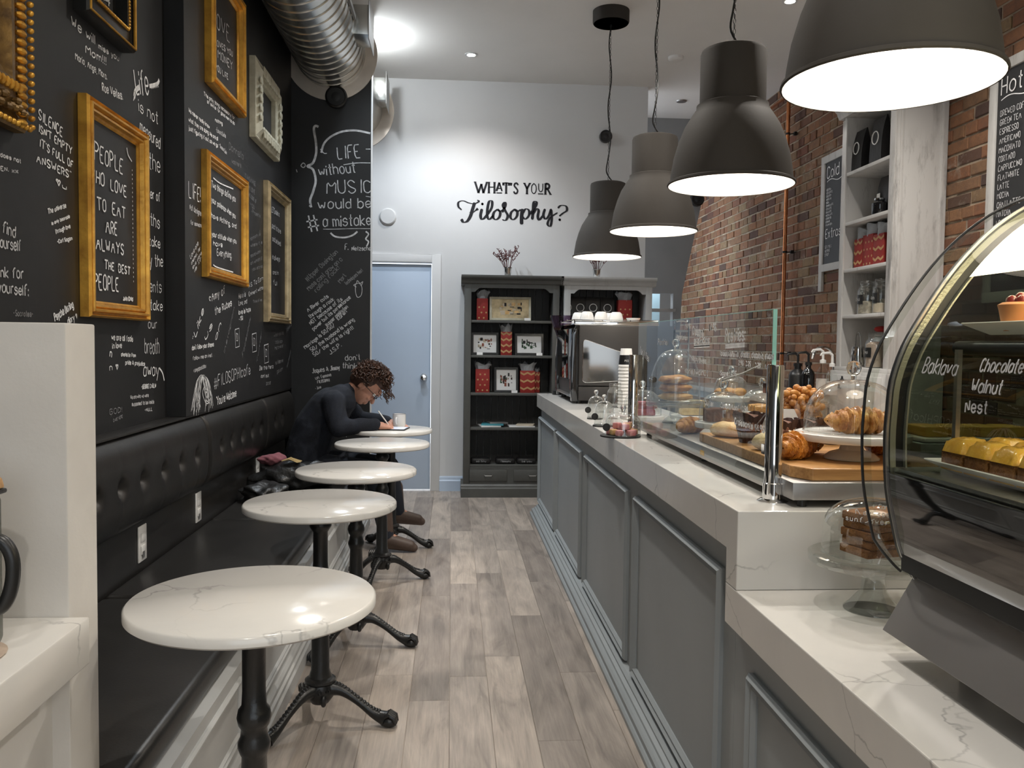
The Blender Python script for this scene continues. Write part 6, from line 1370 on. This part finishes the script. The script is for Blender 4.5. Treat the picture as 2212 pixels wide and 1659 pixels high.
# ---------------------------------------------------------------- the person writing at the far table
def metaskin(name, caps, mat, parent, vox=.006, smooth_it=2, loc=None):
    """one continuous surface grown around tapered capsules (a, ra, b, rb) and ellipsoids (c, (rx, ry, rz), matrix)"""
    mb = MB()
    for c in caps:
        if len(c) == 4:
            a, ra, b, rb_ = c; a, b = Vector(a), Vector(b); n = 10
            mb.ball(a, ra, 14, 8); mb.ball(b, rb_, 14, 8); mb.tube([a+(b-a)*i/n for i in range(n+1)], [ra+(rb_-ra)*i/n for i in range(n+1)], 14)
        else:
            cc, rr_, Rm = c; mb.ball(cc, 1, 20, 14, rr_, Rm)
    o = mb.build(name, mat, None, smooth=0)
    md = o.modifiers.new('r', 'REMESH'); md.mode = 'VOXEL'; md.voxel_size = vox; md.use_smooth_shade = True
    if smooth_it: m2 = o.modifiers.new('s', 'SMOOTH'); m2.factor = .5; m2.iterations = smooth_it
    dg = bpy.context.evaluated_depsgraph_get(); ev = o.evaluated_get(dg); me = bpy.data.meshes.new_from_object(ev); old = o.data
    o.modifiers.clear(); o.data = me; bpy.data.meshes.remove(old)
    for p in me.polygons: p.use_smooth = True
    if not me.materials: me.materials.append(mat)
    o.parent = parent; return o
PO = Vector((-.52, 5.33, 0))
pt = thing('person', 'person with curly dark hair and glasses in a navy jumper, writing on a tablet', 'person', PO)
V = lambda x, y, z: Vector((x, y, z))-PO
hf = Vector((.66, -.10, -.745)).normalized(); hu = Vector((.745, -.06, .664)); hs = hf.cross(hu).normalized(); hu = hs.cross(hf).normalized()   # face forward, crown, side
hc = V(-.535, 5.33, 1.030)
HM = Matrix((hf, hs, hu)).transposed().to_4x4()
H3 = lambda f, s, u: hc+hf*f+hs*s+hu*u
head = [(hc+hu*.022-hf*.006, (.092, .074, .090), HM), (H3(.018, 0, -.045), (.066, .058, .068), HM), (H3(.052, 0, -.088), .022, H3(.045, 0, -.085), .028), (H3(.088, 0, -.004), .009, H3(.104, 0, -.040), .0135), (H3(.078, 0, .026), .030, H3(.074, 0, .028), .028),
        (H3(.072, -.022, -.035), .020, H3(.066, .022, -.035), .020), (H3(.079, -.014, -.068), .009, H3(.079, .014, -.068), .009), (H3(.078, -.012, -.078), .009, H3(.078, .012, -.078), .009), (H3(-.002, -.030, -.095), .020, H3(.052, 0, -.088), .020), (H3(-.002, .030, -.095), .020, H3(.052, 0, -.088), .020)]
for s_ in (-1, 1):
    for k in range(9):
        a = k/8*4.2-.6; head.append((H3(-.006-.015*cos(a), s_*.077, -.012+.024*sin(a)), .0055, H3(-.006-.015*cos(a+.5), s_*.077, -.012+.024*sin(a+.5)), .0055))
    head.append((H3(-.002, s_*.072, -.012), .014, H3(-.006, s_*.074, -.018), .012))
neck = [(H3(-.035, 0, -.070), .048, V(-.655, 5.33, .950), .058)]
hipc = V(-.905, 5.33, .545)
torso_ax = [(hipc, .125), (V(-.885, 5.33, .66), .118), (V(-.835, 5.33, .78), .122), (V(-.755, 5.33, .885), .125), (V(-.690, 5.33, .935), .095)]
def torso(g):
    o = []
    for (a, ra), (b, rb_) in zip(torso_ax, torso_ax[1:]):
        for s_ in (-1, 1): o.append((a+Vector((0, s_*.055, 0)), ra+g-.012, b+Vector((0, s_*.06, 0)), rb_+g-.012))
    return o
SHR, ELR, WRR = V(-.715, 5.175, .935), V(-.675, 5.10, .785), V(-.470, 5.190, .797)
SHL, ELL, WLL = V(-.715, 5.485, .935), V(-.610, 5.575, .800), V(-.420, 5.470, .790)
def arms(g):
    return [(SHR, .060+g, ELR, .044+g), (ELR, .042+g, WRR, .028+g), (SHL, .060+g, ELL, .044+g), (ELL, .042+g, WLL, .028+g), (V(-.72, 5.27, .93), .07+g, SHR, .060+g), (V(-.72, 5.39, .93), .07+g, SHL, .060+g)]
KR, AR, TR_ = V(-.470, 5.24, .500), V(-.395, 5.235, .10), V(-.250, 5.225, .035)
KL, AL, TL_ = V(-.400, 5.43, .505), V(-.345, 5.50, .20), V(-.215, 5.53, .135)
def legs(g): return [(hipc+Vector((.03, -.08, -.02)), .092+g, KR, .062+g), (KR, .058+g, AR, .040+g), (hipc+Vector((.03, .08, -.02)), .092+g, KL, .062+g), (KL, .058+g, AL, .040+g)]
def hand(W_, fwd, up, curl, thumb):
    fwd = fwd.normalized(); side = fwd.cross(up).normalized(); up = side.cross(fwd).normalized(); o = [(W_, .024, W_+fwd*.03, .026)]
    for i, (s_, ln) in enumerate(((-.027, .062), (-.009, .072), (.009, .068), (.026, .052))):
        k0 = W_+fwd*.075+side*s_+up*.004; o.append((W_+fwd*.02+side*s_*.6, .015, k0, .0115)); d = fwd; p = k0
        for j, f_ in enumerate((.45, .32, .23)):
            ang = curl[i]*(.6+.5*j); d = (d*cos(ang)-up*sin(ang)).normalized(); q_ = p+d*ln*f_; o.append((p, .0095-.001*j, q_, .0086-.001*j)); p = q_
    p0 = W_+fwd*.022+side*thumb*.022; p1 = p0+(fwd*.6+side*thumb*.7-up*.25).normalized()*.036; p2 = p1+(fwd*.95-up*.35-side*thumb*.1).normalized()*.028
    o += [(p0, .014, p1, .011), (p1, .0105, p2, .0085)]; return o
hR = hand(WRR+Vector((.015, .01, -.004)), Vector((.93, .30, -.18)), Vector((.1, -.25, .95)), (.55, .62, .68, .75), -1)
hL = hand(WLL+Vector((.012, -.004, -.004)), Vector((.90, -.42, -.12)), Vector((0, 0, 1)), (.15, .15, .18, .22), 1)
body = metaskin('body', head+neck+torso(-.012)+arms(-.010)+[(SHR+(ELR-SHR)*0, .04, SHR, .04)]+legs(-.012)+[(AR, .032, TR_, .026), (AL, .032, TL_, .026)]+[(WRR, .025, WRR+Vector((.02, .01, -.003)), .024), (WLL, .025, WLL+Vector((.02, -.006, -.003)), .024)]+hR+hL, M['skin'], pt, .0045, 2)
collar = [(V(-.672, 5.33, .958), .066, V(-.640, 5.33, .985), .060)]
sweater = metaskin('jumper', torso(.018)+arms(.014)+collar+[(V(-.70, 5.27, .955), .055, V(-.665, 5.28, .985), .040), (V(-.70, 5.39, .955), .055, V(-.665, 5.38, .985), .040), (V(-.74, 5.33, .96), .060, V(-.69, 5.33, .995), .045)]+[(hipc+Vector((0, -.05, .0)), .128, hipc+Vector((.02, -.05, .06)), .125), (hipc+Vector((0, .05, .0)), .128, hipc+Vector((.02, .05, .06)), .125)], M['navy'], pt, .008, 2)
nm_ = [n.vector.copy() for n in sweater.data.vertex_normals]; cs_ = [v.co.copy() for v in sweater.data.vertices]; fl_ = []
for c, n_ in zip(cs_, nm_):
    k = .0032*sin(c.z*48-c.x*70+3*sin(c.y*14)+1.5*sin(c.x*19))*(.5+.5*sin(c.x*13+c.z*17+1)); fl_ += list(c+n_*k)
sweater.data.vertices.foreach_set('co', fl_)
trousers = metaskin('jeans', legs(.008)+[(hipc+Vector((.0, -.05, -.03)), .095, hipc+Vector((.0, .05, -.03)), .095)], M['jeans'], pt, .009, 2)
for nm, a_, b_, sg in (('boot', AR, TR_, 0), ('boot', AL, TL_, 0)):
    d = (b_-a_); 
    metaskin(nm, [(a_+Vector((-.018, 0, .16)), .053, a_+Vector((0, 0, .0)), .046), (a_+Vector((-.01, 0, -.02)), .045, b_+Vector((.0, 0, .005)), .036), (a_+Vector((-.02, 0, -.045)), .034, b_+Vector((.025, 0, -.008)), .026)], M['boot'], pt, .006, 2)
# hair: a cap of tight curls, longest over the forehead
r_ = random.Random(21)
capb = metaskin('hair', [(hc+hu*.032-hf*.022, (.094, .082, .094), HM), (H3(.03, 0, .085), .055, H3(-.02, 0, .09), .06), (H3(-.065, 0, -.01), .052, H3(-.05, 0, .05), .06), (H3(.075, 0, .085), .030, H3(.03, 0, .09), .040)], M['hair'], pt, .006, 1)
mb = MB()
for k in range(620):
    a = r_.uniform(-pi, pi); e = r_.uniform(-.25, pi/2); f_ = cos(e)*cos(a); s_ = cos(e)*sin(a); u_ = sin(e)
    if f_ > .25 and u_ < .55: continue
    if u_ < -.05 and f_ > -.2: continue
    front = max(0, f_)*max(0, u_+.2); top = 1+.34*front+.18*max(0, u_)
    R0 = .096*top; c = H3(f_*R0*1.0-.010, s_*R0*.92, u_*R0*1.0+.026)
    ax_ = Vector((r_.uniform(-1, 1), r_.uniform(-1, 1), r_.uniform(-1, 1))).normalized(); bx = ax_.orthogonal().normalized(); cx2 = ax_.cross(bx); rad = r_.uniform(.008, .015); out = (hf*f_+hs*s_+hu*u_)
    pts = [c+(bx*cos(q_*.8)+cx2*sin(q_*.8))*rad+out*(q_*.0020)+ax_*(q_*.0011) for q_ in range(12)]
    mb.tube(pts, [.0032]*8+[.0028, .0022, .0016, .0008], 4)
for k in range(26):
    c = H3(.092+r_.uniform(-.02, .03), r_.uniform(-.05, .05), .078+r_.uniform(-.030, .03)); pts = [c+hf*(.006*q_*r_.uniform(.4, .8))+Vector((.006*cos(q_*1.0+k), .006*sin(q_*1.0+k), -.0028*q_)) for q_ in range(12)]; mb.tube(pts, .0022, 4)
o = mb.build('curls', M['hair'], capb, smooth=60); o['kind'] = 'stuff'
# glasses, pen
mb = MB()
for s_ in (-1, 1):
    mb.tube([H3(.102-.004*abs(cos(a)), s_*(.031+.022*cos(a)), .006+.019*sin(a)) for a in [2*pi*i/16 for i in range(16)]], .0022, 5, closed=True); mb.tube([H3(.098, s_*.053, .012), H3(.05, s_*.078, .012), H3(-.010, s_*.083, .010)], .0022, 5)
mb.tube([H3(.106, -.009, .012), H3(.108, 0, .015), H3(.106, .009, .012)], .002, 5); o = mb.build('glasses', M['black'], pt)
mb = MB()
for s_ in (-1, 1): mb.add([H3(.100, s_*(.031+.020*cos(a)), .006+.017*sin(a)) for a in [2*pi*i/14 for i in range(14)]], [tuple(range(14))])
mb.build('lens', glassmat('lens_glass', (.86, .86, .93), 1.6), o)
for s_ in (-1, 1): MB().ball(H3(.083, s_*.030, .004), .0105, 10, 8).build('eye', M['white'], pt); 
tipP = V(-.372, 5.235, .7735); e_ = Vector((-.075, -.02, .105))
o = MB().tube([tipP, tipP+e_*.06, tipP+e_, tipP+e_*1.02], [.0008, .004, .0042, .002], 10).build('stylus', M['white'], None); o.location = PO; tag(o, 'slim white stylus in the hand of the person', 'stylus')
q = thing('tablet', 'slim black tablet lying on the farthest table under the hand', 'tablet', (-.385, 5.27, .7632), radians(-8))
MB().box(-.115, .115, -.085, .085, 0, .007).build('body', M['black'], q, bevel=.003); MB().box(-.106, .106, -.076, .076, .0071, .0076).build('screen', simple('lit_tablet_screen', (.55, .60, .72), .1, emit=.35), q)
q = thing('enamel_mug', 'white enamel mug with thin dark blue rim on the farthest table', 'mug', (-.332, 5.42, .7628))
mb = MB(); mb.cap = False; mb.lathe([(0, 0), (.039, 0), (.041, .004), (.0415, .082), (.040, .083), (.039, .081), (.0385, .006), (0, .005)], 36).build('body', M['white'], q); MB().tube([(.041*cos(a*pi/18), .041*sin(a*pi/18), .083) for a in range(36)], .0013, 6, closed=True).build('rim', simple('blue_enamel_rim', (.05, .08, .14), .3), q)
MB().tube(smooth_path([(-.012, -.040, .062), (-.016, -.060, .060), (-.017, -.066, .040), (-.014, -.056, .022), (-.012, -.040, .020)], 4), .0045, 8).build('handle', M['white'], q)
# coats and scarf on the bench
def heap(name, lab, cat, P, sx, sy, sz, mat, seed, rz=0, amp=.16):
    mb = lump(MB(), (0, 0, sz*.9), sx, sy, sz, random.Random(seed), amp, 44, 30); rr_ = random.Random(seed+5)
    for i, v in enumerate(mb.v):
        k = 1+.07*sin(v[0]*42+v[1]*17)+.06*sin(v[1]*55-v[0]*21+seed); mb.v[i] = (v[0]*k, v[1]*k, max(.002, v[2]*(1+.08*sin(v[0]*36+seed)*cos(v[1]*40))))
    o = mb.build(name, mat, loc=P, smooth=60); o.rotation_euler = (0, 0, rz); return tag(o, lab, cat)
heap('black_coat', 'crumpled black quilted coat on the bench beside the person', 'coat', (-.905, 4.93, .442), .225, .15, .085, M['coat'], 3, .1, .14)
heap('black_bag', 'soft black bag lying at the bench back, near the farthest socket', 'bag', (-1.0, 4.62, .442), .12, .15, .05, M['coat'], 8, .3)
heap('wool_scarf', 'dusty pink wool scarf on top of the black coat', 'scarf', (-1.035, 4.98, .580), .075, .06, .035, M['pinkcloth'], 12, .4, .1)
for P, lab, sd in (((-.915, 4.86, .612), 'straw coloured fringe on the black coat by the scarf', 1), ((-.99, 4.40, .4415), 'straw coloured fringe lying on the bench beside the black bag', 2)):
    mb = MB(); rr_ = random.Random(sd)
    for k in range(46):
        a = rr_.uniform(-.5, .5); b = rr_.uniform(-.035, .035); mb.tube([(-.045, b*.5, .008), (0, b, .014+rr_.uniform(0, .012)), (.045+rr_.uniform(0, .02), b+a*.03, .004)], .0016, 4)
    o = mb.build('straw_fringe', M['straw'], loc=P); tag(o, lab, 'fringe'); o['kind'] = 'stuff'
